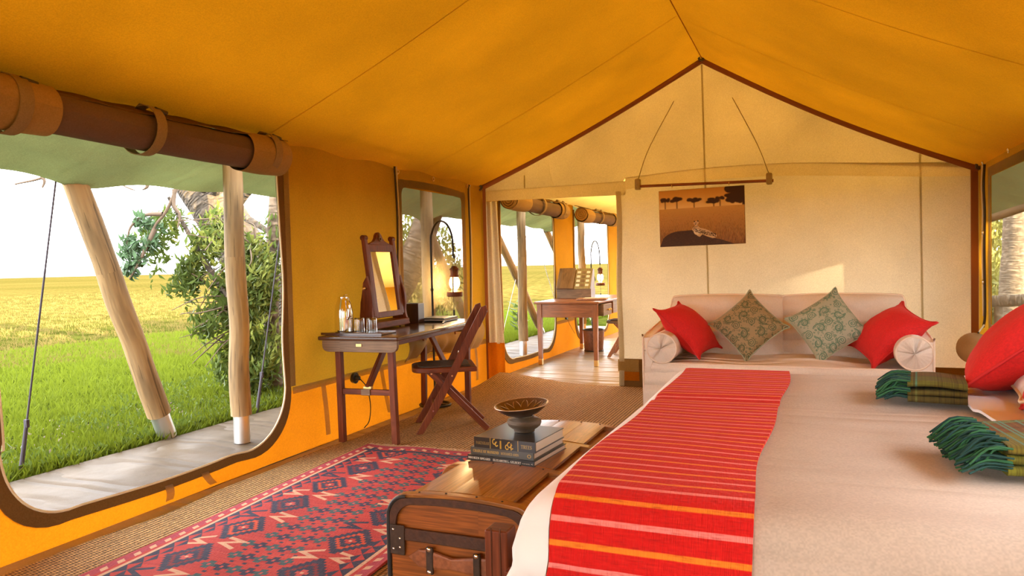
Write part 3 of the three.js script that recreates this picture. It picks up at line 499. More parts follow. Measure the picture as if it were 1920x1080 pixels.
solo('bed_sheet', slab(20, 80, (u, v) => { const x = 0.50 + 0.05 * Math.sin(v * 5) + 0.03 * v + u * (0.63 - 0.03 * v), p = bedTop(1.2, -0.10 + (LZ + 0.2) * v, 0.0); const lip = 0.014 * Math.exp(-Math.pow(u * 7, 2)); return [x, p[1] + 0.012 + lip + 0.012 * u + 0.006 * Math.sin(x * 38 + v * 26) * u, p[2]]; }, 0.01, 0.63, 2.4), M.white, 'white sheet folded back over the duvet near the pillows', 'sheet');
{
  const art = paint(64, 2048, (c, w, h) => {
    c.fillStyle = '#d00c06'; c.fillRect(0, 0, w, h);
    const per = h / 26; for (let i = 0; i < 26; i++) { const y = i * per; c.fillStyle = '#f08c84'; c.fillRect(0, y + per * 0.12, w, per * 0.125); c.fillStyle = '#ee8a20'; c.fillRect(0, y + per * 0.62, w, per * 0.125); }
    for (let i = 0; i < 9000; i++) { c.fillStyle = ['rgba(255,90,60,.13)', 'rgba(120,0,0,.13)'][i % 2]; c.fillRect(rr(0, w), rr(0, h), 3, 2); }
  });
  art.wrapS = art.wrapT = THREE.RepeatWrapping;
  const L0 = -0.24, L1 = LZ + 0.08, m = mat([0.98, 0.9, 0.9], { map: art, bump: T.slub, bs: 0.004, roughness: 0.95, sheen: 0.15, sheenColor: C(0.9, 0.3, 0.2) });
  const g = slab(30, 150, (u, v) => bedTop(0.135 + 0.010 * Math.sin(v * 17) + (0.45 + 0.05 * v + 0.008 * Math.sin(v * 11)) * u, L0 + (L1 - L0) * v, 0.014, 0.40), 0.008, 1, 1);
  const p = g.attributes.uv; for (let i = 0; i < p.count; i++) p.setXY(i, p.getX(i), p.getY(i) * (L1 - L0) / 2.6);
  solo('bed_runner', g, m, 'red blanket with pink and orange stripes laid across the foot of the bed', 'blanket');
}
// pillows: a stuffed square with drawn-in sides and pointed corners
function pillow(w, h, d, o = {}) {
  const n = 28, f = (sgn) => surf(n, n, (u, v) => {
    let a = u * 2 - 1, b = v * 2 - 1; const pin = o.pin ?? 0.07, ear = o.ear ?? 0.05;
    const e = Math.pow(Math.abs(a * b), 6) * ear, x = w / 2 * a * (1 - pin * (1 - b * b) * a * a) * (1 + e), y = h / 2 * b * (1 - pin * (1 - a * a) * b * b) * (1 + e);
    const t = Math.pow(Math.max(0, (1 - a * a)), 0.52) * Math.pow(Math.max(0, (1 - b * b)), 0.52);
    const wr = (o.wr ?? 0.012) * (fbm(u * 0.8 + (o.s ?? 0), v * 0.8, 7, 3) - 0.5) * Math.min(1, t * 3);
    const bend = (o.bend ?? 0) * (a * a);
    return [x, y, sgn * (d / 2 * t + wr) + bend];
  }, w, h);
  const A = f(1), B = f(-1), i = B.index.array; for (let k = 0; k < i.length; k += 3) { const q = i[k]; i[k] = i[k + 1]; i[k + 1] = q; } B.computeVertexNormals();
  return merge([A, B]);
}
function seam(w, h, r, pin = 0.07, ear = 0.05) {
  const pts = []; for (let k = 0; k < 4; k++) for (let i = 0; i < 12; i++) { const s = -1 + i / 6, [a, b] = [[s, -1], [1, s], [-s, 1], [-1, -s]][k]; const e = Math.pow(Math.abs(a * b), 6) * ear; pts.push([w / 2 * a * (1 - pin * (1 - b * b) * a * a) * (1 + e), h / 2 * b * (1 - pin * (1 - a * a) * b * b) * (1 + e), 0]); }
  return tube(pts, r, 120, 6, true);
}
function orient(o, pos, up, face) { const y = V(...up).normalize(), z = V(...face); z.addScaledVector(y, -z.dot(y)).normalize(); o.quaternion.setFromRotationMatrix(basis(y.clone().cross(z), y, z, V(0, 0, 0))); o.position.set(...pos); return o; }
function cushion(name, label, cat, w, h, d, m, pm, pos, up, face, o = {}) {
  const t = thing(name, label, cat); part(t, 'cover', pillow(w, h, d, o), m); part(t, 'piped_seam', seam(w, h, o.pr ?? 0.006, o.pin, o.ear), pm); return orient(t, pos, up, face);
}
cushion('cushion', 'large red cushion leaning on the white bed pillows by the right hand window', 'cushion', 0.60, 0.62, 0.27, M.red, M.redSeam, [0.82, 0.845, -3.40], [0.78, 0.62, 0.03], [-0.6, 0.76, -0.22], { s: 2, wr: 0.018 });
cushion('bed_pillow', 'white bed pillow lying under the large red cushion', 'pillow', 0.50, 0.72, 0.16, M.white, M.cord, [0.93, 0.745, -3.28], [0.05, 0.0, -1], [-0.25, 1, 0], { wr: 0.02, s: 5 });
cushion('bed_pillow', 'white bed pillow with cream piping at the right edge, nearer than the large red cushion', 'pillow', 0.50, 0.72, 0.16, M.white, M.cord, [0.97, 0.75, -2.52], [0.05, 0.0, -1], [-0.3, 1, 0], { wr: 0.02, s: 6 });
cushion('cushion', 'red cushion barely showing at the right edge behind the near green shawl', 'cushion', 0.56, 0.60, 0.25, M.red, M.redSeam, [0.875, 0.865, -2.77], [0.78, 0.62, 0.03], [-0.6, 0.76, -0.22], { s: 8, wr: 0.018 });
// folded plaid shawls with fringes
{
  const art = (a, b, l) => { const t = paint(256, 256, (c, w, h) => { c.fillStyle = a; c.fillRect(0, 0, w, h); c.fillStyle = b; c.fillRect(0, 0, w, h * 0.35); for (let i = 0; i < 90; i++) { c.fillStyle = 'rgba(40,25,5,.14)'; c.fillRect(rr(0, w), 0, 2, h); c.fillRect(0, rr(0, h), w, 1.5); } for (const x of [150, 168, 176, 205]) { c.fillStyle = l; c.fillRect(x, 0, 5, h); } for (const y of [95, 110]) { c.fillStyle = l; c.fillRect(0, y, w, 4); } }); t.wrapS = t.wrapT = THREE.RepeatWrapping; return t; };
  const shawl = (label, w, dep, layers, top, side, teal, pos, turn, group) => {
    const t = thing('folded_shawl', label, 'shawl', pos, turn);
    const lay = 0.075 / layers, M1 = mat([0.9, 0.9, 0.9], { map: top, bump: T.weave, bs: 0.002, roughness: 0.95 }), M2 = mat([0.9, 0.9, 0.9], { map: side, bump: T.weave, bs: 0.002, roughness: 0.95 });
    for (let k = 0; k < layers; k++) {
      const y = lay * (k + 0.5), s = new THREE.Shape(), z0 = dep / 2 - 0.006 * (k % 2), r = lay * 0.46;
      s.moveTo(-dep / 2, -r); s.lineTo(z0 - r, -r); s.absarc(z0 - r, 0, r, -Math.PI / 2, Math.PI / 2); s.lineTo(-dep / 2, r);
      const g = new THREE.ExtrudeGeometry(s, { depth: w, steps: 24, bevelEnabled: false, curveSegments: 8 }); g.rotateY(-Math.PI / 2).translate(w / 2, y, 0); // shape x -> z
      g.rotateY(0); const p = g.attributes.position, u = g.attributes.uv;
      for (let i = 0; i < p.count; i++) { const x = p.getX(i), z = p.getZ(i), wv = 0.007 * Math.sin(x * 22 + k) * (k / layers) + 0.004 * Math.sin(z * 30 + k * 2); p.setY(i, p.getY(i) + wv); u.setXY(i, x / 0.35, z / 0.35); }
      g.computeVertexNormals(); part(t, 'fold', g, k === layers - 1 ? M1 : M2);
    }
    for (let q = 0; q < 2; q++) {
      const fr = []; for (let i = 0; i < 130; i++) { const z = (i + 0.5) / 130 * dep - dep / 2 + rr(-0.01, 0.01), y = 0.005 + 0.075 * rnd(), l = rr(0.05, 0.11), a = rr(-0.4, 0.4); fr.push(tube([[-w / 2 + 0.01, y, z], [-w / 2 - l * 0.5, y * 0.9 + 0.008, z + a * l * 0.4], [-w / 2 - l, Math.max(0.006, y * 0.45), z + a * l]], 0.0028, 6, 5)); }
      const f = part(t, 'fringe', fr, q ? mat([0.03, 0.13, 0.05], { roughness: 1 }) : mat([0.015, 0.06, 0.05], { roughness: 1 }), 'knotted green fringe'); f.userData.kind = 'stuff';
    }
    return t;
  };
  shawl('folded green and rust plaid shawl with green fringe, nearest on the bed at the right', 0.36, 0.31, 3, art('#8a7a20', '#8f5a20', '#6f8a6a'), art('#8d8a1c', '#7d7a18', '#8a9a4a'), 0, [0.60, 0.653, -2.22], 0.10);
  shawl('folded olive plaid shawl with dark green fringe beside the large red cushion', 0.19, 0.26, 3, art('#7a7422', '#84682a', '#5f8a68'), art('#6d6222', '#5e5a20', '#7a7a3a'), 0, [0.435, 0.650, -3.12], -0.12);
}

// ---------------------------------------------------------------- trunk
{
  const t = thing('steamer_trunk', 'polished brown wooden trunk with leather handle at the foot of the bed', 'trunk', [-1.06, 0.03, -2.64]);
  const w = 0.50, L = 1.18, H = 0.385, r = 0.07;
  const topY = (x) => H + 0.018 * (1 - Math.pow(x / (w / 2), 2));
  const profile = (grow = 0) => { const a = w / 2 + grow, p = []; for (let i = 0; i <= 8; i++) { const q = Math.PI - i / 8 * Math.PI / 2; p.push([-a + r + Math.cos(q) * r, topY(-a + r) - r + Math.sin(q) * r + grow]); } for (let i = 1; i < 8; i++) { const x = -a + r + (2 * a - 2 * r) * i / 8; p.push([x, topY(x) + grow]); } for (let i = 0; i <= 8; i++) { const q = Math.PI / 2 - i / 8 * Math.PI / 2; p.push([a - r + Math.cos(q) * r, topY(a - r) - r + Math.sin(q) * r + grow]); } return p; };
  part(t, 'trunk_body', metric(extrude(poly([[-w / 2, 0], [w / 2, 0], [w / 2, 0.262], [-w / 2, 0.262]]), L - 0.006, 0.003).translate(0, 0.0, -L / 2 + 0.003), 0), M.trunkBody);
  part(t, 'lid', metric(extrude(poly([[-w / 2, 0.268], [w / 2, 0.268], ...profile(-0.006).reverse()]), L - 0.02, 0.002).translate(0, 0, -L / 2 + 0.01), 0), M.trunkBody);
  part(t, 'lid_band', [box(w + 0.006, 0.042, 0.012, 0, 0.275, L / 2 + 0.004, 0.004), box(0.012, 0.042, L, -w / 2 - 0.004, 0.275, 0, 0.004), box(w + 0.006, 0.042, 0.012, 0, 0.275, -L / 2 - 0.004, 0.004)], M.trunkBand, 'dark worn leather band');
  const hoop = (z, d, name) => { const o = profile(0.013), i = profile(-0.004); part(t, name, metric(extrude(poly([[-w / 2 - 0.013, 0.25], ...o, [w / 2 + 0.013, 0.25], [w / 2 - 0.004, 0.25], ...i.reverse(), [-w / 2 + 0.004, 0.25]]), d, 0.003).translate(0, 0, z - d / 2), 0), M.plankB); };
  for (const z of [L / 2 - 0.017, 0.195, -0.195, -L / 2 + 0.017]) hoop(z, z > 0.5 || z < -0.5 ? 0.03 : 0.034, 'hoop');
  { const o = profile(0.002); part(t, 'end_edging', metric(extrude(poly([[-w / 2 - 0.002, 0.30], ...o, [w / 2 + 0.002, 0.30], [w / 2 - 0.016, 0.30], ...profile(-0.018).reverse(), [-w / 2 + 0.016, 0.30]]), 0.006, 0.002).translate(0, 0, L / 2), 0), M.trunkBand, 'worn dark edging'); }
  // lid planks between the hoops, with open joints
  const xs = [-0.178, -0.042, 0.068, 0.178];
  for (const [z0, z1] of [[0.215, 0.555], [-0.175, 0.175], [-0.555, -0.215]]) for (let k = 0; k < 3; k++) {
    const a = xs[k] + 0.0012, b = xs[k + 1] - 0.0012, g = slab(6, 2, (u, v) => { const x = a + (b - a) * u; return [x, topY(x) + 0.0035 + 0.0012 * Math.sin(u * 3.14) + 0.0006 * k, z0 + (z1 - z0) * v]; }, 0.012);
    part(t, 'plank', metric(g, 2), (k + (z0 > 0 ? 0 : 1)) % 2 ? M.plankB : M.plankA);
  }
  part(t, 'side_edging', tube([...profile(0.006).slice(0, 9).map(([x, y]) => [x - 0.004, y, L / 2 + 0.002])].reverse().concat([[-w / 2 - 0.012, 0.2, L / 2], [-w / 2 - 0.012, 0.0, L / 2]]), 0.008, 40, 6), M.iron, 'dark metal edge');
  // corner bracket and handle on the end
  part(t, 'corner_bracket', box(0.055, 0.10, 0.008, -w / 2 + 0.028, 0.255, L / 2 + 0.011, 0.003), M.leatherDark);
  const h = part(t, 'handle', (() => { const s = poly([[-0.165, 0.0], [-0.13, 0.024], [-0.09, 0.027], [0, 0.015], [0.09, 0.027], [0.13, 0.024], [0.165, 0.0], [0.13, -0.026], [0.09, -0.030], [0, -0.012], [-0.09, -0.030], [-0.13, -0.026]]); const g = extrude(s, 0.006, 0.004); const p = g.attributes.position; for (let i = 0; i < p.count; i++) p.setZ(i, p.getZ(i) + 0.018 * Math.cos(Math.max(-1, Math.min(1, p.getX(i) / 0.1)) * Math.PI / 2)); g.computeVertexNormals(); return g.translate(-0.01, 0.205, L / 2 + 0.006); })(), M.leather, 'brown stitched leather handle');
  for (const x of [-0.095, 0.075]) { const b = part(h, 'loop', box(0.026, 0.09, 0.012, x, 0.205, L / 2 + 0.022, 0.005, 2), M.leatherDark); for (const y of [0.168, 0.243]) part(h, 'rivet', new THREE.SphereGeometry(0.008, 12, 8).scale(1, 1, 0.6).translate(x, y, L / 2 + 0.028), M.steel); }
  for (const [x, y] of [[-0.235, 0.29], [-0.21, 0.262], [-0.235, 0.225], [-0.21, 0.232]]) part(t, 'nail', new THREE.SphereGeometry(0.0045, 8, 6).translate(x, y, L / 2 + 0.015), M.steel);
  for (const x of [-0.15, -0.05, 0.06, 0.15]) for (const z of [L / 2 - 0.017, 0.195, -L / 2 + 0.017]) part(t, 'nail', new THREE.SphereGeometry(0.0042, 8, 6).scale(1, 0.5, 1).translate(x, topY(x) + 0.0165, z), M.iron);
}
// books and footed bowl on the trunk
{
  const spine = (bg, draw) => mat([1, 1, 1], { map: paint(1024, 128, (c, w, h) => { c.fillStyle = bg; c.fillRect(0, 0, w, h); draw(c, w, h); }), roughness: 0.35, clearcoat: 0.4 });
  const Y0 = 0.444;
  function book(label, y, w, th, d, cover, sp, x, z, turn) {
    const t = thing('book', label, 'book', [x, y, z], turn);
    part(t, 'cover', [box(w, 0.0035, d, 0, 0.00175, 0, 0.001), box(w, 0.0035, d, 0, th - 0.00175, 0, 0.001)], cover);
    part(t, 'pages', box(w - 0.008, th - 0.007, d - 0.012, 0, th / 2, -0.003, 0.001), M.paper);
    const g = new THREE.BoxGeometry(w, th, 0.006).translate(0, th / 2, d / 2); part(t, 'spine', g, sp); return t;
  }
  const cov = mat([0.03, 0.028, 0.028], { roughness: 0.28, clearcoat: 0.5 }), cov2 = mat([0.16, 0.155, 0.15], { roughness: 0.4 });
  book('bottom black book of the stack on the trunk, white spine lettering', Y0, 0.285, 0.022, 0.295, cov, spine('#15130f', (c) => { c.fillStyle = '#e4dcc8'; c.font = 'bold 66px serif'; c.fillText('BROKEN SPEARS', 10, 86, 350); c.fillText('ELIZABETH L. GILBERT', 400, 86, 430); c.font = '30px serif'; c.fillText('ATLANTIC MONTHLY', 842, 80, 120); c.font = 'bold 60px serif'; c.fillText('<', 975, 84); }), -1.075, -2.612, -0.09);
  book('middle grey book of the stack, gold spine lettering', Y0 + 0.0225, 0.270, 0.028, 0.275, cov2, spine('#4a4a44', (c) => { c.fillStyle = '#c9a24a'; c.font = 'bold 64px serif'; c.fillText('CRADLE OF MANKIND', 40, 86, 430); c.font = '56px serif'; c.fillText('MOHAMED AMIN', 500, 84, 290); c.beginPath(); c.arc(955, 64, 26, 0, 7); c.lineWidth = 9; c.strokeStyle = '#c9a24a'; c.stroke(); }), -1.074, -2.612, -0.09);
  book('top thick black book of the stack, under the footed bowl', Y0 + 0.051, 0.262, 0.040, 0.260, cov, spine('#211d1a', (c) => { c.fillStyle = '#a5873f'; c.font = '50px serif'; c.fillText('PAKENHAM', 30, 88, 230); c.fillRect(272, 0, 12, 128); c.fillRect(735, 0, 12, 128); c.font = 'bold 60px serif'; c.fillText('TREES', 790, 88, 180); c.strokeStyle = '#c9a23a'; c.lineWidth = 14; for (const [x, y, q] of [[350, 40, 30], [385, 66, 24], [560, 90, 26], [600, 60, 30], [640, 84, 22]]) { c.beginPath(); c.arc(x, y, q, 0.5, 5); c.stroke(); } c.fillStyle = '#b8902e'; c.fillRect(440, 20, 26, 100); c.fillRect(620, 40, 18, 84); }), -1.062, -2.602, -0.09);
  const yb = Y0 + 0.0925;
  const t = thing('footed_bowl', 'dark bronze footed bowl with a flared rim on top of the stacked books', 'bowl', [-1.048, yb, -2.615]);
  part(t, 'foot', lathe([[0.0, 0.0], [0.038, 0.0], [0.042, 0.004], [0.038, 0.008], [0.050, 0.014], [0.063, 0.024], [0.068, 0.036], [0.066, 0.046], [0.050, 0.055], [0.036, 0.058], [0.034, 0.064]], 48, 40, 3), M.bronze, 'hammered bronze body');
  const bowl = part(t, 'bowl', lathe([[0.034, 0.062], [0.044, 0.066], [0.066, 0.074], [0.088, 0.088], [0.103, 0.103], [0.1075, 0.108], [0.104, 0.1085], [0.086, 0.093], [0.062, 0.080], [0.034, 0.072], [0, 0.070]], 48), M.bronzeBowl);
  part(bowl, 'rim', new THREE.TorusGeometry(0.1065, 0.0022, 8, 64).rotateX(Math.PI / 2).translate(0, 0.1075, 0), M.bronzeLine);
  for (let k = 0; k < 14; k++) { const a = k / 14 * 6.283, pts = []; for (let i = 0; i <= 8; i++) { const q = i / 8 * Math.PI, rad = 0.062 + 0.036 * Math.sin(q), th = a + (i / 8 - 0.5) * 0.46, y = 0.081 + (rad - 0.062) * 0.54; pts.push([Math.cos(th) * rad, y + 0.0012, Math.sin(th) * rad]); } part(bowl, 'petal', tube(pts, 0.0013, 16, 4), M.bronzeLine); }
  part(t, 'collar', new THREE.TorusGeometry(0.0365, 0.0035, 8, 40).rotateX(Math.PI / 2).translate(0, 0.060, 0), M.bronze);
  bowl.rotation.set(0.06, 0, 0.07);
}
// ---------------------------------------------------------------- sofa
{
  const t = thing('sofa', 'cream slipcovered sofa with two back cushions against the tent wall', 'sofa', [-0.225, 0.02, -6.05]);
  const W = 1.98, fz = 0.50;
  part(t, 'skirt', slab(60, 14, (u, v) => { const x = -W / 2 + W * u; return [x, 0.36 - 0.355 * v, fz + 0.012 * v + 0.010 * Math.sin(x * 19) * v * v]; }, 0.012, W, 0.36), M.sofa);
  part(t, 'base', box(W - 0.02, 0.33, 0.92, 0, 0.18, 0.03, 0.02, 2), M.sofa);
  part(t, 'seat_cushion', (() => { const g = pillow(1.84, 0.86, 0.10, { pin: 0.0, ear: 0, wr: 0.012, s: 3 }); const p = g.attributes.position; for (let i = 0; i < p.count; i++) p.setZ(i, p.getZ(i) + 0.012 * Math.sin(p.getX(i) * 7)); g.rotateX(-Math.PI / 2).translate(0, 0.355, 0.06); return g; })(), M.sofa);
  part(t, 'seat_front', slab(70, 10, (u, v) => { const x = -0.925 + 1.85 * u; return [x, 0.385 - 0.07 * v + 0.012 * Math.sin(v * 3) * Math.sin(x * 30) * 0.3, fz - 0.01 + 0.028 * Math.sin(v * Math.PI) + 0.006 * Math.sin(x * 44) * v]; }, 0.012, 1.85, 0.08), M.sofa);
  for (const y of [0.385, 0.318]) part(t, 'seat_piping', tube([[-0.93, y, fz + 0.002], [0, y + 0.003, fz + 0.006], [0.93, y, fz + 0.002]], 0.007, 30, 6), M.sofaPipe);
  part(t, 'back_frame', box(W - 0.04, 0.70, 0.14, 0, 0.37, -0.44, 0.04, 3), M.sofa);
  for (const s of [-1, 1]) {
    const a = part(t, 'arm', (() => { const sh = poly([[-0.42, 0.0], [0.50, 0.0], [0.50, 0.575], [0.44, 0.59], [-0.36, 0.66], [-0.42, 0.64]]); const g = metric(extrude(sh, 0.062, 0.010), 0); g.rotateY(-Math.PI / 2); return g.translate(s * (W / 2 - 0.04) + 0.031, 0, 0); })(), M.sofa);
    part(a, 'piping', tube([[s * (W / 2 - 0.005), 0.02, 0.512], [s * (W / 2 - 0.005), 0.56, 0.512], [s * (W / 2 - 0.005), 0.598, 0.44], [s * (W / 2 - 0.005), 0.668, -0.36]], 0.007, 50, 6), M.sofaPipe);
  }
  for (const [x, wd, s] of [[-0.435, 0.92, 1], [0.445, 0.90, 7]]) {
    const c = part(t, 'back_cushion', (() => { const g = pillow(wd, 0.52, 0.30, { pin: -0.035, ear: -0.03, wr: 0.045, s }); g.rotateX(-0.20).translate(x, 0.615, -0.24); return g; })(), M.sofa);
    part(c, 'piping', (() => { const g = seam(wd, 0.52, 0.008, -0.035, -0.03); g.rotateX(-0.20).translate(x, 0.615, -0.24); return g; })(), M.sofaPipe);
  }
}
function bolster(label, pos, turn) {
  const t = thing('bolster', label, 'bolster', pos, turn, 'bolsters at the sofa arms'), r = 0.118, L = 0.62;
  part(t, 'cover', (() => { const g = surf(24, 40, (u, v) => { const a = v * 6.2832, k = r * (1 - 0.05 * Math.pow(Math.abs(u * 2 - 1), 8)) * (1 + 0.02 * (fbm(u, v, 6, 3) - 0.5)); return [Math.cos(a) * k, Math.sin(a) * k, L / 2 - L * u]; }, L, 0.74); return g; })(), M.sofa);
  for (const s of [1, -1]) {
    const e = part(t, 'gathered_end', surf(10, 96, (u, v) => { const a = v * 6.2832, k = r * 0.965 * u; return [Math.cos(a) * k, Math.sin(a) * k, s * (L / 2 + 0.022 * (1 - u * u) + 0.008 * Math.sin(a * 24) * Math.pow(u, 5) * (1 - u) * 3)]; }, 0.1, 0.7), M.sofa);
    part(e, 'piping', new THREE.TorusGeometry(r * 0.955, 0.006, 6, 48).translate(0, 0, s * L / 2), M.sofaPipe);
  }
}
bolster('cream bolster cushion along the left arm of the sofa', [-1.065, 0.525, -5.83], 0.0);
bolster('cream bolster cushion along the right arm of the sofa', [0.645, 0.525, -5.85], 0.0);
const paisley = (bg, ink, s) => { seed = s; return paint(1024, 1024, (c, w, h) => {
  c.fillStyle = bg; c.fillRect(0, 0, w, h); c.strokeStyle = ink; c.lineCap = 'round';
  const spiral = (x, y, r, a, turns, lw) => { c.lineWidth = lw; c.beginPath(); for (let i = 0; i <= 50; i++) { const t = i / 50, q = a + t * turns * 6.28, k = r * (1 - t * 0.9); c.lineTo(x + Math.cos(q) * k, y + Math.sin(q) * k); } c.stroke(); };
  const drop = (x, y, r, a) => { c.save(); c.translate(x, y); c.rotate(a); for (const k of [1, 0.8, 0.5]) { c.lineWidth = k === 1 ? 11 : 6; c.beginPath(); c.moveTo(0, -r * 1.7 * k); c.bezierCurveTo(r * 1.3 * k, -r * 1.1 * k, r * 1.3 * k, r * k, 0, r * k); c.bezierCurveTo(-r * 1.2 * k, r * k, -r * 1.1 * k, -r * 0.5 * k, -r * 0.1 * k, -r * 0.6 * k); c.stroke(); } for (let i = 0; i < 9; i++) { const q = i / 9 * 6.28; c.lineWidth = 5; c.beginPath(); c.arc(Math.cos(q) * r * 1.35, Math.sin(q) * r * 1.35, 9, 0, 6.28); c.stroke(); } c.restore(); };
  for (let i = 0; i < 7; i++) for (let j = 0; j < 7; j++) { const x = (i + 0.5 + 0.3 * (j % 2)) * 150 + rr(-20, 20), y = (j + 0.5) * 150 + rr(-20, 20); (i + j) % 2 ? drop(x, y, 48, rr(0, 6.28)) : spiral(x, y, 55, rr(0, 6), 2.2, 9); for (let k = 0; k < 5; k++) spiral(x + rr(-75, 75), y + rr(-75, 75), rr(10, 24), rr(0, 6), 1.3, 5); for (let k = 0; k < 6; k++) { c.lineWidth = 4; c.beginPath(); c.arc(x + rr(-75, 75), y + rr(-75, 75), 4, 0, 6.28); c.stroke(); } }
}); };
{
  const pm = (bg, ink, s) => { const t = paisley(bg, ink, s); t.wrapS = t.wrapT = THREE.RepeatWrapping; t.repeat.set(1 / 0.62, 1 / 0.62); return mat([0.85, 0.85, 0.85], { map: t, roughness: 0.75, sheen: 0.4, sheenColor: C(0.5, 0.5, 0.4) }); };
  const m1 = pm('#a98f62', '#5d6440', 21), m2 = pm('#b7b394', '#66866a', 22), e = mat([0.38, 0.38, 0.24], { roughness: 0.9 });
  cushion('cushion', 'olive green paisley cushion standing on its corner, left half of the sofa', 'cushion', 0.40, 0.40, 0.19, m1, e, [-0.46, 0.672, -5.93], [0.72, 0.62, -0.30], [-0.02, 0.42, 1], { s: 4, pr: 0.005, ear: 0.08, pin: 0.05, wr: 0.02 });
  cushion('cushion', 'pale sage paisley cushion standing on its corner, right half of the sofa', 'cushion', 0.41, 0.41, 0.19, m2, e, [0.112, 0.675, -5.93], [-0.55, 0.76, -0.32], [-0.10, 0.42, 1], { s: 9, pr: 0.005, ear: 0.08, pin: 0.05, wr: 0.02 });
  cushion('cushion', 'red cushion leaning outwards on the left bolster of the sofa', 'cushion', 0.48, 0.47, 0.26, M.red, M.redSeam, [-0.915, 0.645, -5.88], [-0.66, 0.70, -0.10], [0.86, 0.70, 0.22], { s: 12, ear: 0.12, pin: 0.065, wr: 0.02 });
  cushion('cushion', 'red cushion leaning outwards on the right bolster of the sofa', 'cushion', 0.46, 0.47, 0.26, M.red, M.redSeam, [0.515, 0.625, -5.86], [0.74, 0.60, -0.10], [-0.62, 0.80, 0.42], { s: 15, ear: 0.12, pin: 0.065, wr: 0.02 });
}

// ---------------------------------------------------------------- back wall: rod and print
{
  const t = thing('hanging_rod', 'thin wooden rod held by two canvas tabs above the animal print', 'rod');
  part(t, 'rod', rod([-1.49, 1.893, ZB + 0.045], [-0.29, 1.868, ZB + 0.045], 0.013), mat([0.34, 0.10, 0.03], { map: T.grain, roughness: 0.4 }));
  for (const [x, y] of [[-1.475, 1.90], [-0.325, 1.875]]) { part(t, 'tab', box(0.05, 0.10, 0.06, x, y + 0.012, ZB + 0.036, 0.012, 2), M.creamBand); part(t, 'tie', tube([[x, y + 0.05, ZB + 0.03], [x + (x < -1 ? 0.10 : -0.10), y + 0.33, ZB + 0.012], [x + (x < -1 ? 0.34 : -0.30), y + 0.75, ZB + 0.008]], 0.004, 20, 5), M.creamBand); }
  for (const x of [-1.16, -0.66]) part(t, 'hook', new THREE.TorusGeometry(0.015, 0.003, 6, 14).rotateY(1.57).translate(x, 1.877 - (x + 1.16) * 0.02, ZB + 0.045), M.brass);
}
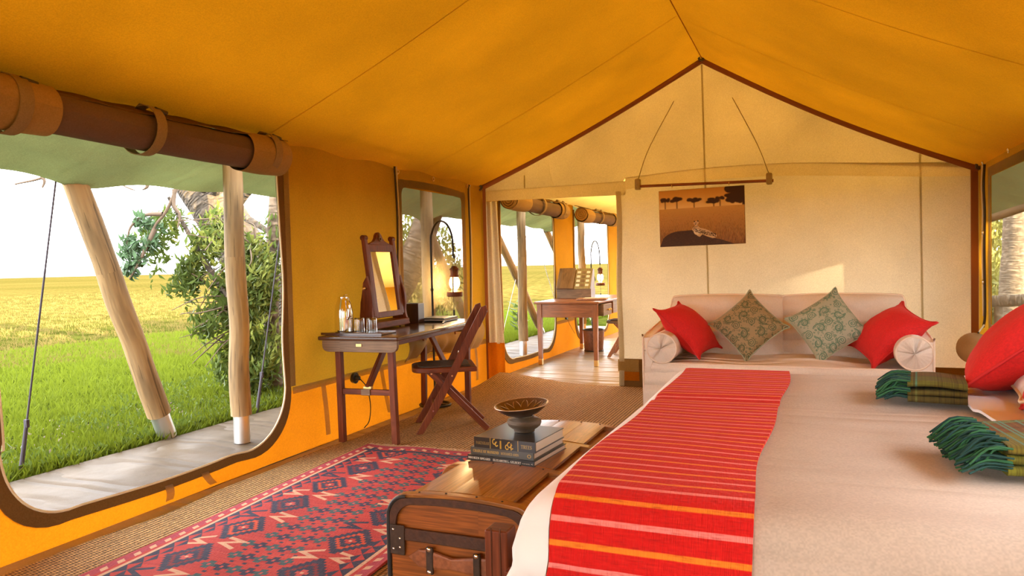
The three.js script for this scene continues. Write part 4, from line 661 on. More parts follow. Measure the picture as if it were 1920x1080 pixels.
{
  seed = 77;
  const art = paint(1024, 704, (c, w, h) => {
    let g = c.createLinearGradient(0, 0, 0, 250); g.addColorStop(0, '#d79c4c'); g.addColorStop(1, '#ffe0a0'); c.fillStyle = g; c.fillRect(0, 0, w, 260);
    g = c.createLinearGradient(0, 230, 0, h); g.addColorStop(0, '#d9a860'); g.addColorStop(0.4, '#c08f4c'); g.addColorStop(1, '#7d5526'); c.fillStyle = g; c.fillRect(0, 232, w, h);
    c.filter = 'blur(5px)'; c.fillStyle = '#3a1608';
    const tree = (x, y, r, q) => { for (let i = 0; i < 16; i++) { c.beginPath(); c.ellipse(x + rr(-r, r), y + rr(-r * 0.3, r * 0.35), r * 0.42, r * 0.28 * q, 0, 0, 7); c.fill(); } c.fillRect(x - 4, y, 8, 232 - y); };
    tree(75, 120, 45, 1.2); tree(220, 115, 62, 1); tree(430, 140, 66, 0.8); tree(665, 160, 66, 0.8); tree(740, 130, 40, 0.8);
    for (let i = 0; i < 60; i++) { c.beginPath(); c.ellipse(rr(820, 1030), rr(0, 175), rr(25, 60), rr(20, 45), 0, 0, 7); c.fill(); } c.fillRect(870, 160, 90, 30); c.fillRect(1000, 180, 30, 50);
    c.filter = 'none';
    for (let i = 0; i < 5000; i++) { const y = 240 + Math.pow(rnd(), 0.7) * (h - 240), l = 4 + (y - 240) / 14; c.strokeStyle = ['rgba(220,150,70,.35)', 'rgba(80,35,8,.35)', 'rgba(190,110,40,.3)'][i % 3]; c.lineWidth = 1 + (y - 240) / 250; const x = rr(0, w); c.beginPath(); c.moveTo(x, y); c.lineTo(x + rr(-6, 6), y - l); c.stroke(); }
    c.fillStyle = '#43240f'; c.beginPath(); c.moveTo(0, h); c.lineTo(40, 600); c.quadraticCurveTo(120, 520, 260, 516); c.lineTo(400, 512); c.quadraticCurveTo(560, 600, 760, 650); c.lineTo(900, 704); c.lineTo(0, 704); c.fill();
    for (let i = 0; i < 1600; i++) { const x = rr(40, 780), y = rr(530 + Math.max(0, x - 420) * 0.35, h); c.fillStyle = ['rgba(150,95,50,.35)', 'rgba(25,10,2,.4)'][i % 2]; c.fillRect(x, y, rr(3, 14), 2); }
    // the resting spotted cat
    c.fillStyle = '#d9b98a'; c.beginPath(); c.moveTo(395, 505); c.quadraticCurveTo(410, 470, 440, 455); c.lineTo(420, 440); c.quadraticCurveTo(405, 415, 440, 402); c.lineTo(470, 398); c.quadraticCurveTo(492, 420, 462, 446); c.quadraticCurveTo(470, 470, 500, 490); c.quadraticCurveTo(600, 510, 690, 590); c.quadraticCurveTo(690, 625, 640, 622); c.quadraticCurveTo(570, 600, 520, 570); c.lineTo(490, 600); c.lineTo(465, 590); c.quadraticCurveTo(430, 560, 395, 505); c.fill();
    c.fillStyle = '#e9d8bd'; c.beginPath(); c.ellipse(455, 535, 40, 38, 0.5, 0, 7); c.fill();
    c.fillStyle = '#2c1508'; for (let i = 0; i < 240; i++) { const t = rnd(), x = 410 + t * 270, y = 505 + t * 90 + rr(-26, 22); c.beginPath(); c.arc(x, y, rr(2, 4.6), 0, 7); c.fill(); }
    c.beginPath(); c.arc(428, 405, 8, 0, 7); c.fill(); c.beginPath(); c.arc(470, 402, 8, 0, 7); c.fill(); c.fillRect(432, 424, 26, 5); c.beginPath(); c.arc(440, 440, 6, 0, 7); c.fill(); c.lineWidth = 4; c.strokeStyle = '#2c1508'; c.beginPath(); c.moveTo(405, 470); c.quadraticCurveTo(450, 480, 470, 460); c.stroke();
  });
  const t = thing('photo_print', 'sepia wildlife print of a spotted cat resting on a mound, on the cream wall', 'picture', [-0.905, 1.585, ZB + 0.03]);
  part(t, 'board', box(0.752, 0.512, 0.012, 0, 0, 0, 0.002), mat([0.12, 0.06, 0.03]));
  part(t, 'print', new THREE.PlaneGeometry(0.748, 0.508).translate(0, 0, 0.0068), mat([1, 1, 0.9], { map: art, roughness: 0.55 }));
  t.rotation.z = 0.012;
}

// ---------------------------------------------------------------- dressing table, mirror and what stands on it
{
  const t = thing('folding_table', 'narrow dark wooden folding table against the tent wall', 'table', [-2.775, 0.028, -4.66], 0.07);
  const hx = 0.295, hz = 0.755;
  part(t, 'table_top', box(hx * 2, 0.028, hz * 2, 0, 0.710, 0, 0.010, 3), M.darkTop);
  for (const s of [1, -1]) { const sh = new THREE.Shape(); const a = hx - 0.02; sh.moveTo(-a, 0); sh.lineTo(a, 0); sh.lineTo(a, -0.03); sh.quadraticCurveTo(a, -0.072, a - 0.05, -0.072); sh.lineTo(-a + 0.05, -0.072); sh.quadraticCurveTo(-a, -0.072, -a, -0.03); const e = part(t, 'end_apron', metric(extrude(sh, 0.02, 0.003).translate(0, 0.694, s * (hz - 0.04) - 0.01), 0), M.walnut); if (s > 0) part(e, 'brass_plate', box(0.04, 0.018, 0.004, 0.0, 0.665, hz - 0.024, 0.001), M.brass); }
  for (const s of [1, -1]) part(t, 'long_rail', box(0.02, 0.04, hz * 2 - 0.2, s * (hz * 0 + 0.215), 0.675, 0), M.mahogany);
  for (const sz of [1, -1]) {
    for (const sx of [1, -1]) part(t, 'leg', (() => { const g = bar([sx * 0.195, 0.69, sz * 0.655], [sx * 0.20, 0.0, sz * 0.635], 0.042, 0.042); return g; })(), M.mahogany);
    const st = part(t, 'stretcher', box(0.37, 0.038, 0.026, 0, 0.345, sz * 0.645), M.mahogany); part(st, 'block', box(0.07, 0.042, 0.04, 0, 0.345, sz * 0.645), M.walnut);
    const b = part(t, 'brace', bar([0, 0.365, sz * 0.63], [0, 0.69, sz * 0.30], 0.05, 0.026, [1, 0, 0]), M.mahogany); part(b, 'hinge', box(0.06, 0.016, 0.03, 0, 0.372, sz * 0.625, 0.003), M.brass);
  }
}
const TT = 0.752;                                                    // height of the table top
{
  const t = thing('table_mirror', 'tilted dressing mirror in a dark carved frame on the table', 'mirror', [-2.895, TT, -4.52], 0.03);
  const w = 0.375, h = 0.525, tilt = part(t, 'frame', (() => {        // built facing +x, width along z
    const s = poly([[-w / 2, 0], [w / 2, 0], [w / 2, h], [-w / 2, h]]), o = new THREE.Path([[-w / 2 + 0.035, 0.035], [w / 2 - 0.035, 0.035], [w / 2 - 0.035, h - 0.045], [-w / 2 + 0.035, h - 0.045]].map((p) => new THREE.Vector2(...p))); s.holes.push(o);
    const crest = new THREE.Shape(); crest.moveTo(-w / 2 + 0.02, h - 0.004); crest.lineTo(w / 2 - 0.02, h - 0.004); crest.quadraticCurveTo(0.13, h + 0.012, 0.085, h + 0.022); crest.quadraticCurveTo(0.045, h + 0.04, 0.035, h + 0.07); crest.quadraticCurveTo(0.0, h + 0.115, -0.035, h + 0.07); crest.quadraticCurveTo(-0.045, h + 0.04, -0.085, h + 0.022); crest.quadraticCurveTo(-0.13, h + 0.012, -w / 2 + 0.02, h - 0.004);
    const g = merge([metric(extrude(s, 0.022, 0.004), 1), metric(extrude(crest, 0.018, 0.004), 0)]); return g.rotateY(Math.PI / 2); })(), M.mahogany);
  for (const s of [-1, 1]) part(tilt, 'finial', [box(0.03, h + 0.05, 0.045, 0.012, h / 2 + 0.03, s * (w / 2 + 0.004), 0.008, 2), rod([0.012, h + 0.05, s * (w / 2 + 0.004) - 0.022], [0.012, h + 0.05, s * (w / 2 + 0.004) + 0.022], 0.02)], M.mahogany);
  part(tilt, 'carving', [new THREE.TorusGeometry(0.014, 0.005, 6, 14).rotateY(Math.PI / 2).translate(0.026, h + 0.045, 0), new THREE.SphereGeometry(0.012, 10, 8).scale(0.6, 1.3, 1).translate(0.026, h + 0.075, 0)], M.walnut);
  part(tilt, 'glass', box(0.006, h - 0.075, w - 0.065, 0.012, h / 2 - 0.003, 0, 0.001), M.mirror, 'mirror glass');
  tilt.position.set(0.02, 0.085, 0); tilt.rotation.z = 0.12;
  part(t, 'base', box(0.15, 0.05, 0.47, 0.0, 0.035, 0, 0.008, 2), M.mahogany);
  for (const s of [-1, 1]) {
    const sh = new THREE.Shape(); sh.moveTo(-0.07, 0.02); sh.lineTo(0.07, 0.02); sh.quadraticCurveTo(0.03, 0.10, 0.045, 0.17); sh.quadraticCurveTo(0.05, 0.25, 0.02, 0.32); sh.lineTo(0.005, 0.38); sh.lineTo(-0.02, 0.34); sh.quadraticCurveTo(-0.03, 0.26, -0.045, 0.2); sh.quadraticCurveTo(-0.05, 0.1, -0.07, 0.02);
    const u = part(t, 'upright', metric(extrude(sh, 0.022, 0.003).translate(0, 0, s * 0.232 - 0.011), 1), M.mahogany); part(u, 'knob', [rod([0, 0.30, s * 0.237], [0, 0.30, s * 0.262], 0.006), new THREE.SphereGeometry(0.012, 12, 8).translate(0, 0.30, s * 0.267)], M.brass);
  }
}
{
  const tr = thing('serving_tray', 'dark wooden tray under the steel jug and tumblers', 'tray', [-2.83, TT, -4.09], 0.07);
  part(tr, 'tray', box(0.46, 0.008, 0.20, 0, 0.004, 0, 0.003), M.darkTop); part(tr, 'edge', [box(0.46, 0.016, 0.008, 0, 0.008, 0.10, 0.002), box(0.46, 0.016, 0.008, 0, 0.008, -0.10, 0.002)], M.darkTop);
  const t = thing('vacuum_jug', 'tall polished steel vacuum jug on the tray, left of the tumblers', 'jug', [-2.955, TT + 0.009, -4.10], -0.5);
  part(t, 'jug_body', lathe([[0, 0], [0.060, 0], [0.063, 0.006], [0.063, 0.10], [0.061, 0.145], [0.054, 0.185], [0.043, 0.215], [0.037, 0.228], [0.039, 0.240], [0.036, 0.240], [0.032, 0.228], [0, 0.225]], 48), M.steel);
  part(t, 'lid', lathe([[0.0, 0.252], [0.012, 0.250], [0.03, 0.243], [0.032, 0.236], [0, 0.234]], 32), M.steel); part(t, 'spout', (() => { const g = new THREE.ConeGeometry(0.024, 0.05, 16, 1); g.scale(1, 1, 0.7).rotateZ(1.15).translate(-0.036, 0.238, 0); return g; })(), M.steel);
  part(t, 'handle', tube([[0.03, 0.222, 0], [0.075, 0.21, 0], [0.09, 0.175, 0], [0.082, 0.11, 0], [0.054, 0.085, 0]], 0.006, 30, 8), M.steel); part(t, 'thumb_lever', box(0.04, 0.005, 0.014, 0.03, 0.256, 0, 0.002), M.steel);
  const glassAt = (x, z, label) => { const g = thing('tumbler', label, 'glass', [x, TT + 0.009, z], 0, 'upturned tumblers on the tray'); part(g, 'glass_wall', lathe([[0.037, 0.0], [0.036, 0.05], [0.034, 0.092], [0.030, 0.098], [0.0, 0.099], [0.0, 0.092], [0.028, 0.090], [0.0315, 0.084], [0.0335, 0.04], [0.0348, 0.0], [0.037, 0.0]], 32), M.glass); };
  glassAt(-2.855, -4.135, 'clear glass tumbler upside down on the tray, next to the steel jug'); glassAt(-2.745, -4.12, 'clear glass tumbler upside down on the tray, farther from the jug');
}
{
  const t = thing('tissue_box', 'tall dark wooden box on the table in front of the mesh window', 'box', [-2.915, TT, -4.98], 0.12);
  part(t, 'box_body', box(0.12, 0.155, 0.12, 0, 0.078, 0, 0.003), mat([0.055, 0.02, 0.012], { map: T.grain, roughness: 0.35 })); part(t, 'slot', box(0.07, 0.003, 0.02, 0, 0.156, 0, 0.001), M.black);
  const f = thing('folder', 'black leather folder lying on the table before the window', 'folder', [-2.80, TT, -5.18], 0.05);
  part(f, 'cover', [box(0.22, 0.012, 0.28, 0, 0.008, 0, 0.004), box(0.215, 0.012, 0.27, 0, 0.026, 0.004, 0.004)], M.black); part(f, 'pages', box(0.205, 0.010, 0.262, 0, 0.017, 0, 0.001), M.paper);
  const p = thing('pen', 'pen lying on the table by the black folder', 'pen', [-2.66, TT + 0.007, -4.99], 0.4); part(p, 'barrel', rod([0, 0, -0.07], [0, 0, 0.06], 0.006), M.black); part(p, 'tip', rod([0, 0, 0.06], [0, 0, 0.075], 0.006, 0.001), M.steel);
}
// folding chair: front faces local +z
function foldingChair(label, pos, turn, wood, seatM) {
  const t = thing('folding_chair', label, 'chair', pos, turn), hw = 0.185;
  part(t, 'seat', (() => { const s = new THREE.Shape(); const a = 0.195, b0 = -0.17, b1 = 0.27, r = 0.12; s.moveTo(-a, b0); s.lineTo(a, b0); s.lineTo(a, b1 - r); s.quadraticCurveTo(a, b1, a - r, b1); s.lineTo(-a + r, b1); s.quadraticCurveTo(-a, b1, -a, b1 - r); s.lineTo(-a, b0); const g = extrude(s, 0.022, 0.006); g.rotateX(Math.PI / 2).translate(0, 0.45, 0); return metric(g, 2); })(), seatM);
  part(t, 'seat_pad', (() => { const s = new THREE.Shape(); const a = 0.155, b0 = -0.13, b1 = 0.23, r = 0.1; s.moveTo(-a, b0); s.lineTo(a, b0); s.lineTo(a, b1 - r); s.quadraticCurveTo(a, b1, a - r, b1); s.lineTo(-a + r, b1); s.quadraticCurveTo(-a, b1, -a, b1 - r); s.lineTo(-a, b0); return extrude(s, 0.004, 0.004).rotateX(Math.PI / 2).translate(0, 0.462, 0); })(), M.leatherDark, 'dark leather seat panel');
  for (const s of [-1, 1]) {
    const l = part(t, 'back_leg', (() => { const A = [s * hw, 0, 0.235], B = [s * hw, 0.40, 0.0], D = [s * hw, 0.86, -0.265]; const sh = new THREE.Shape(); const pts = [[0.235, 0.0], [0.12, 0.185], [0.0, 0.40], [-0.10, 0.60], [-0.235, 0.855]]; const o = [], i = []; pts.forEach(([z, y], k) => { const [za, ya] = pts[Math.max(0, k - 1)], [zb, yb] = pts[Math.min(4, k + 1)], d = Math.hypot(zb - za, yb - ya), nx = -(yb - ya) / d, ny = (zb - za) / d, w = k === 4 ? 0.022 : 0.024; o.push([z + nx * w, y + ny * w]); i.push([z - nx * w, y - ny * w]); }); o[0][1] = 0; i[0][1] = 0; const g = extrude(poly([...o, [pts[4][0] - 0.014, pts[4][1] + 0.022], ...i.reverse()]), 0.022, 0.003); g.rotateY(-Math.PI / 2).translate(s * (hw + 0.012) + 0.011, 0.003, 0); return metric(g, 1); })(), wood);
    for (const [y, z] of [[0.40, 0.0], [0.16, 0.137]]) part(l, 'bolt', rod([s * (hw + 0.024) - 0.004, y, z], [s * (hw + 0.024) + 0.006, y, z], 0.006), M.steel);
    const f = part(t, 'front_leg', bar([s * (hw - 0.02), 0.44, 0.165], [s * (hw - 0.02), 0.004, -0.245], 0.042, 0.022, [1, 0, 0]), wood);
    part(f, 'bolt', rod([s * (hw - 0.02) - 0.016, 0.415, 0.142], [s * (hw - 0.02) + 0.016, 0.415, 0.142], 0.007), M.steel);
    part(t, 'metal_strut', rod([s * (hw - 0.035), 0.44, -0.05], [s * (hw - 0.004), 0.53, -0.075], 0.004), M.steel);
  }
  part(t, 'back_slat', slab(12, 3, (u, v) => [-hw + 0.37 * u, 0.735 + 0.105 * v, -0.193 - 0.054 * v - 0.022 * Math.sin(u * Math.PI)], 0.012, 0.37, 0.1), wood);
  part(t, 'rung', rod([-hw + 0.02, 0.10, -0.155], [hw - 0.02, 0.10, -0.155], 0.008), M.steel); part(t, 'rung', bar([-hw, 0.17, 0.125], [hw, 0.17, 0.125], 0.03, 0.018), wood);
  return t;
}
foldingChair('reddish brown wooden folding chair at the dressing table', [-2.425, 0.03, -4.63], -1.03, M.mahogany, M.mahogany);
foldingChair('brown wooden folding chair at the writing desk beyond the doorway', [-2.14, 0.004, -9.02], -1.5, M.deskWood, M.walnut);

// ---------------------------------------------------------------- lantern stands and storm lanterns
function stand(label, pos, h, reach, turn, scroll) {
  const t = thing('lantern_stand', label, 'stand', pos, turn);
  part(t, 'base_ring', new THREE.TorusGeometry(0.125, 0.011, 8, 40).rotateX(Math.PI / 2).translate(0, 0.011, 0), M.iron); part(t, 'base_bar', rod([-0.125, 0.011, 0], [0.125, 0.011, 0], 0.008), M.iron);
  const R = reach / 2, pts = [[0, 0.01, 0], [0, h * 0.5, 0], [0, h - R, 0]]; for (let i = 1; i <= 8; i++) { const a = Math.PI - i / 8 * Math.PI; pts.push([0, h - R + Math.sin(a) * R, -(R + Math.cos(a) * R)]); } pts.push([0, h - R - 0.09, -reach], [0, h - R - 0.115, -reach - 0.014], [0, h - R - 0.10, -reach - 0.032]);
  part(t, 'crook', tube(pts, 0.0095, 90, 8), M.iron); part(t, 'collar', [rod([0, 0.32, 0], [0, 0.345, 0], 0.016), rod([0, h * 0.62, 0], [0, h * 0.62 + 0.02, 0], 0.014)], M.iron);
  if (scroll) { const s = []; for (let i = 0; i <= 30; i++) { const a = i / 30 * 9, k = 0.085 * (1 - i / 36); s.push([0, 0.93 + Math.sin(a) * k, -0.11 + -Math.cos(a) * k]); } part(t, 'scroll', tube(s, 0.006, 60, 6), M.iron); }
  return t;
}
function lantern(label, pos, turn) {                                // origin at the hook
  const t = thing('storm_lantern', label, 'lantern', pos, turn);
  part(t, 'base_tank', lathe([[0, -0.325], [0.066, -0.325], [0.070, -0.318], [0.070, -0.288], [0.056, -0.278], [0.030, -0.272], [0.024, -0.258], [0, -0.258]], 32), M.rust);
  const g = part(t, 'globe', lathe([[0.030, -0.255], [0.043, -0.235], [0.049, -0.21], [0.046, -0.18], [0.036, -0.158], [0.034, -0.152]], 32), M.lampGlass, 'clear glass globe');
  part(t, 'chimney', lathe([[0.040, -0.152], [0.042, -0.138], [0.034, -0.13], [0.036, -0.09], [0.044, -0.086], [0.042, -0.076], [0.026, -0.066], [0.026, -0.056], [0.0, -0.05]], 32), M.rust);
  for (const s of [-1, 1]) part(t, 'frame_tube', tube([[0, -0.30, s * 0.066], [0, -0.26, s * 0.064], [0, -0.16, s * 0.060], [0, -0.10, s * 0.050], [0, -0.085, s * 0.036]], 0.006, 24, 8), M.rust);
  part(t, 'bail', tube([[0, -0.13, -0.055], [0, -0.05, -0.05], [0, -0.006, 0], [0, -0.05, 0.05], [0, -0.13, 0.055]], 0.0025, 30, 5), M.iron);
  part(t, 'burner', [rod([0, -0.26, 0], [0, -0.235, 0], 0.018, 0.012), rod([0, -0.235, 0], [0, -0.228, 0], 0.008)], M.brass);
  part(t, 'flame', lathe([[0, -0.226], [0.009, -0.217], [0.011, -0.208], [0.007, -0.192], [0, -0.176]], 16), M.flame, 'glowing flame');
  part(t, 'chain', rod([0.0, -0.325, 0.05], [0.0, -0.44, 0.05], 0.002), M.iron); part(t, 'weight', rod([0.0, -0.44, 0.05], [0.0, -0.50, 0.05], 0.009), M.iron);
  const L = new THREE.PointLight(new THREE.Color(1, 0.66, 0.3), 0.7); L.position.set(0, -0.204, 0); L.castShadow = true; L.shadow.radius = 0.5; t.add(L);
  return t;
}
stand('black iron crook stand behind the dressing table, before the mesh window', [-2.925, 0.028, -5.30], 1.555, 0.40, 0.0, false);
lantern('lit storm lantern hanging from the crook by the mesh window', [-2.93, 1.249, -5.722], 0.25);
stand('black iron crook stand with a small scroll beyond the writing desk', [-2.93, 0.004, -10.05], 1.515, 0.46, 0.0, true);
lantern('lit storm lantern hanging beyond the writing desk', [-2.93, 1.178, -10.525], 0.3);
{
  const t = thing('wall_socket', 'round black socket low on the tent wall behind the dressing table', 'socket', [XL + 0.012, 0.40, -4.36]);
  part(t, 'socket_body', new THREE.CylinderGeometry(0.035, 0.04, 0.03, 20).rotateZ(Math.PI / 2), M.black); part(t, 'plug', rod([0.015, 0, 0], [0.045, 0, 0], 0.02, 0.016), M.black); part(t, 'cable', tube([[0.045, -0.0, 0], [0.05, -0.08, -0.08], [0.045, -0.22, -0.13], [0.05, -0.33, -0.10], [0.06, -0.365, -0.02]], 0.004, 30, 6), M.zip);
}

// ---------------------------------------------------------------- the room beyond the doorway
{
  const t = thing('writing_desk', 'warm brown wooden writing desk beyond the doorway', 'desk', [-2.63, 0.004, -8.82]);
  const hx = 0.37, hz = 0.86;
  part(t, 'desk_top', box(hx * 2 + 0.05, 0.026, hz * 2 + 0.05, 0, 0.735, 0, 0.008, 3), M.deskWood);
  for (const s of [1, -1]) part(t, 'end_apron', box(hx * 2 - 0.10, 0.16, 0.018, 0, 0.642, s * (hz - 0.025)), M.deskWood);
  part(t, 'side_apron', box(0.018, 0.16, hz * 2 - 0.1, -hx + 0.02, 0.642, 0), M.deskWood); part(t, 'side_apron', box(0.018, 0.16, 0.9, hx - 0.02, 0.642, -0.35), M.deskWood);
  for (const sx of [1, -1]) for (const sz of [1, -1]) { const l = part(t, 'leg', (() => { const g = box(0.06, 0.73, 0.06, 0, 0, 0, 0.004), p = g.attributes.position; for (let i = 0; i < p.count; i++) if (p.getY(i) < 0) { p.setX(i, p.getX(i) * 0.72); p.setZ(i, p.getZ(i) * 0.72); } return g.translate(sx * (hx - 0.03), 0.362, sz * (hz - 0.03)); })(), M.deskWood); part(l, 'brass_ferrule', box(0.048, 0.07, 0.048, sx * (hx - 0.03), 0.035, sz * (hz - 0.03), 0.003), M.brass); }
  const d = part(t, 'drawer', box(0.30, 0.135, 0.36, hx - 0.10, 0.642, 0.58, 0.005), M.organiser, 'drawer slightly pulled out');
  for (const z of [0.54, 0.62]) part(d, 'knob', [rod([hx + 0.05, 0.642, z], [hx + 0.068, 0.642, z], 0.006), new THREE.SphereGeometry(0.014, 12, 10).translate(hx + 0.075, 0.642, z)], M.brass);
}
{
  const t = thing('letter_box', 'wooden stationery box with a sloping open lid and pigeonholes on the writing desk', 'box', [-2.78, 0.754, -8.83], 0.12);
  const w = 0.44, d = 0.34;
  part(t, 'lower_case', box(w, 0.12, d, 0, 0.06, 0, 0.004), M.organiser);
  part(t, 'sloping_front', metric(extrude(poly([[-d / 2, 0.12], [d / 2, 0.12], [-d / 2 + 0.10, 0.36], [-d / 2, 0.36]]), w - 0.02, 0.002).rotateY(-Math.PI / 2).translate(w / 2 - 0.01, 0, 0), 0), M.organiser);
  const sl = (x0, x1, lift, th) => { const a = V(0, 0.12, d / 2), b = V(0, 0.36, -d / 2 + 0.10), y = b.clone().sub(a).normalize(), z = V(1, 0, 0).cross(y), g = box(x1 - x0, 0.36, th, (x0 + x1) / 2, 0, 0, 0.004); return g.applyMatrix4(basis(V(1, 0, 0), y, z, a.add(b).multiplyScalar(0.5).addScaledVector(z, lift))); };
  const door = part(t, 'door_panel', sl(-w / 2, -0.005, 0.012, 0.02), M.organiser); part(door, 'inner_panel', sl(-w / 2 + 0.04, -0.045, 0.022, 0.006), M.walnut);
  const rack = part(t, 'pigeonhole_rack', sl(0.005, w / 2 - 0.01, 0.006, 0.012), mat([0.34, 0.30, 0.16], { map: T.grain, roughness: 0.6 }));
  for (let r = 0; r < 4; r++) for (let k = 0; k < 3; k++) { const a = V(0, 0.12, d / 2), b = V(0, 0.36, -d / 2 + 0.10), y = b.clone().sub(a).normalize(), z = V(1, 0, 0).cross(y), c = a.clone().addScaledVector(y, 0.05 + r * 0.075).addScaledVector(z, 0.016); c.x = 0.045 + k * 0.06; part(rack, 'card', box(0.045, 0.04, 0.004, 0, 0, 0, 0.002).applyMatrix4(basis(V(1, 0, 0), y, z, c)), k % 2 ? M.organiser : M.paper); }
  const b = thing('writing_folder', 'flat leather writing folder on the near end of the desk', 'folder', [-2.42, 0.755, -8.32], 0.15); part(b, 'cover', box(0.36, 0.02, 0.24, 0, 0.010, 0, 0.005), mat([0.45, 0.26, 0.18], { roughness: 0.5, map: T.leather })); part(b, 'sheet', box(0.30, 0.004, 0.20, 0.05, 0.022, -0.01, 0.001), M.paper);
  const n = thing('waste_bin', 'round brown waste bin under the writing desk', 'bin', [-2.73, 0.004, -9.42]);
  part(n, 'bin_body', lathe([[0.0, 0.004], [0.125, 0.004], [0.145, 0.29], [0.139, 0.29], [0.12, 0.012], [0, 0.012]], 36), M.bin); part(n, 'rim', new THREE.TorusGeometry(0.143, 0.008, 8, 40).rotateX(Math.PI / 2).translate(0, 0.288, 0), M.leatherDark); part(n, 'foot_ring', new THREE.TorusGeometry(0.127, 0.008, 8, 40).rotateX(Math.PI / 2).translate(0, 0.009, 0), M.leatherDark);
  const s = thing('wall_socket', 'small black socket on the orange panel behind the writing desk', 'socket', [XL + 0.012, 0.47, -9.28]); part(s, 'socket_body', new THREE.CylinderGeometry(0.03, 0.035, 0.03, 16).rotateZ(Math.PI / 2), M.black); part(s, 'cable', tube([[0.012, -0.02, 0], [0.02, -0.12, -0.1], [0.02, -0.25, -0.3]], 0.003, 16, 5), M.zip);
}

// ---------------------------------------------------------------- outside: ground, trees, grass
{
  const rings = 90, segs = 120, pos = [], uv = [], col = [], idx = [], c0 = new THREE.Color();
  for (let i = 0; i <= rings; i++) {
    const R = i === 0 ? 0 : 0.8 * Math.pow(3000 / 0.8, i / rings);
    for (let j = 0; j <= segs; j++) {
      const a = j / segs * Math.PI * 2, x = Math.cos(a) * R, z = Math.sin(a) * R - 4, n = fbm((x + 500) * 0.0041, (z + 500) * 0.0041, 12, 4), n2 = vn(x * 0.5 + 80, z * 0.5 + 80, 999);
      pos.push(x, -0.035 - (R > 60 ? 0.002 * (R - 60) * 0.2 : 0), z); uv.push(x, z);
      const far = Math.min(1, Math.max(0, (Math.hypot(x + 3, z + 4) - 7) / 16)), g = [0.062, 0.080, 0.010], y = [0.16, 0.118, 0.034];
      let k = Math.min(1, far * (0.8 + 0.5 * (n - 0.4)) + 0.18 * (n2 - 0.5));
      if (x > 2) k = Math.min(k, 0.25);
      c0.setRGB(g[0] + (y[0] - g[0]) * k, g[1] + (y[1] - g[1]) * k, g[2] + (y[2] - g[2]) * k).multiplyScalar(0.9 + 0.3 * (n - 0.5)); col.push(c0.r, c0.g, c0.b);
    }
  }
  for (let i = 0; i < rings; i++) for (let j = 0; j < segs; j++) { const a = i * (segs + 1) + j, b = a + segs + 1; idx.push(a, a + 1, b, b, a + 1, b + 1); }
  const g = new THREE.BufferGeometry(); g.setAttribute('position', new THREE.Float32BufferAttribute(pos, 3)); g.setAttribute('uv', new THREE.Float32BufferAttribute(uv, 2)); g.setAttribute('color', new THREE.Float32BufferAttribute(col, 3)); g.setIndex(idx); g.computeVertexNormals();
  struct('ground', g, M.ground);
  struct('hills', surf(80, 3, (u, v) => { const a = Math.PI * (0.72 + 0.50 * u), R = 2600 - 300 * (1 - v); return [Math.cos(a + Math.PI * 0.22) * R, -4 + (18 + 9 * fbm(u, 0.3, 6, 3)) * Math.sin(v * Math.PI / 2) * Math.min(1, (1 - u) * 3), -Math.abs(Math.sin(a + Math.PI * 0.22)) * R]; }, 400, 10), M.hills);
}
function scatter(name, geo, m, n, place, parent, label, cat) {      // many small leaves or blades as one piece of stuff
  const o = new THREE.InstancedMesh(geo, m, n), d = new THREE.Object3D(); let k = 0;
  for (let i = 0; i < n * 3 && k < n; i++) { if (place(d) === false) continue; d.updateMatrix(); o.setMatrixAt(k++, d.matrix); }
  o.count = k; o.name = parent ? name : numbered(name); o.userData.kind = 'stuff'; (parent ?? scene).add(o); if (!parent) tag(o, label, cat); return o;
}
seed = 303;
const blades = (n, h, w, spread) => { const l = []; for (let i = 0; i < n; i++) { const a = rnd() * 6.28, x = rr(-spread, spread), z = rr(-spread, spread), dx = Math.cos(a) * w, dz = Math.sin(a) * w, lx = rr(-0.5, 0.5) * h, lz = rr(-0.5, 0.5) * h, hh = h * rr(0.5, 1); const g = new THREE.BufferGeometry(); g.setAttribute('position', new THREE.Float32BufferAttribute([x - dx, 0, z - dz, x + dx, 0, z + dz, x + lx * 0.4 + dx * 0.7, hh * 0.6, z + lz * 0.4 + dz * 0.7, x - dx, 0, z - dz, x + lx * 0.4 + dx * 0.7, hh * 0.6, z + lz * 0.4 + dz * 0.7, x + lx, hh, z + lz], 3)); g.setAttribute('uv', new THREE.Float32BufferAttribute(new Float32Array(12), 2)); g.computeVertexNormals(); l.push(g); } return mergeGeometries(l); };
const leafGeo = (L, w) => { const g = new THREE.BufferGeometry(); g.setAttribute('position', new THREE.Float32BufferAttribute([0, 0, 0, w, L * 0.4, 0.10 * L, 0, L, -0.1 * L, -w, L * 0.4, 0.10 * L, 0, L * 0.5, -0.04 * L], 3)); g.setAttribute('uv', new THREE.Float32BufferAttribute(new Float32Array(10), 2)); g.setIndex([0, 1, 4, 1, 2, 4, 2, 3, 4, 3, 0, 4]); g.computeVertexNormals(); return g; };
const turf = (d, x, z, s) => { d.position.set(x, -0.035, z); d.rotation.set(0, rnd() * 6.28, 0); d.scale.setScalar(s); };
scatter('green_grass', blades(9, 0.11, 0.005, 0.07), M.grass, 26000, (d) => { const u = rnd(), x = -4.36 - 7.5 * u * u, z = rr(-17, 0.5); turf(d, x, z, rr(0.5, 1.25)); }, undefined, 'fresh green grass growing beside the veranda', 'grass');
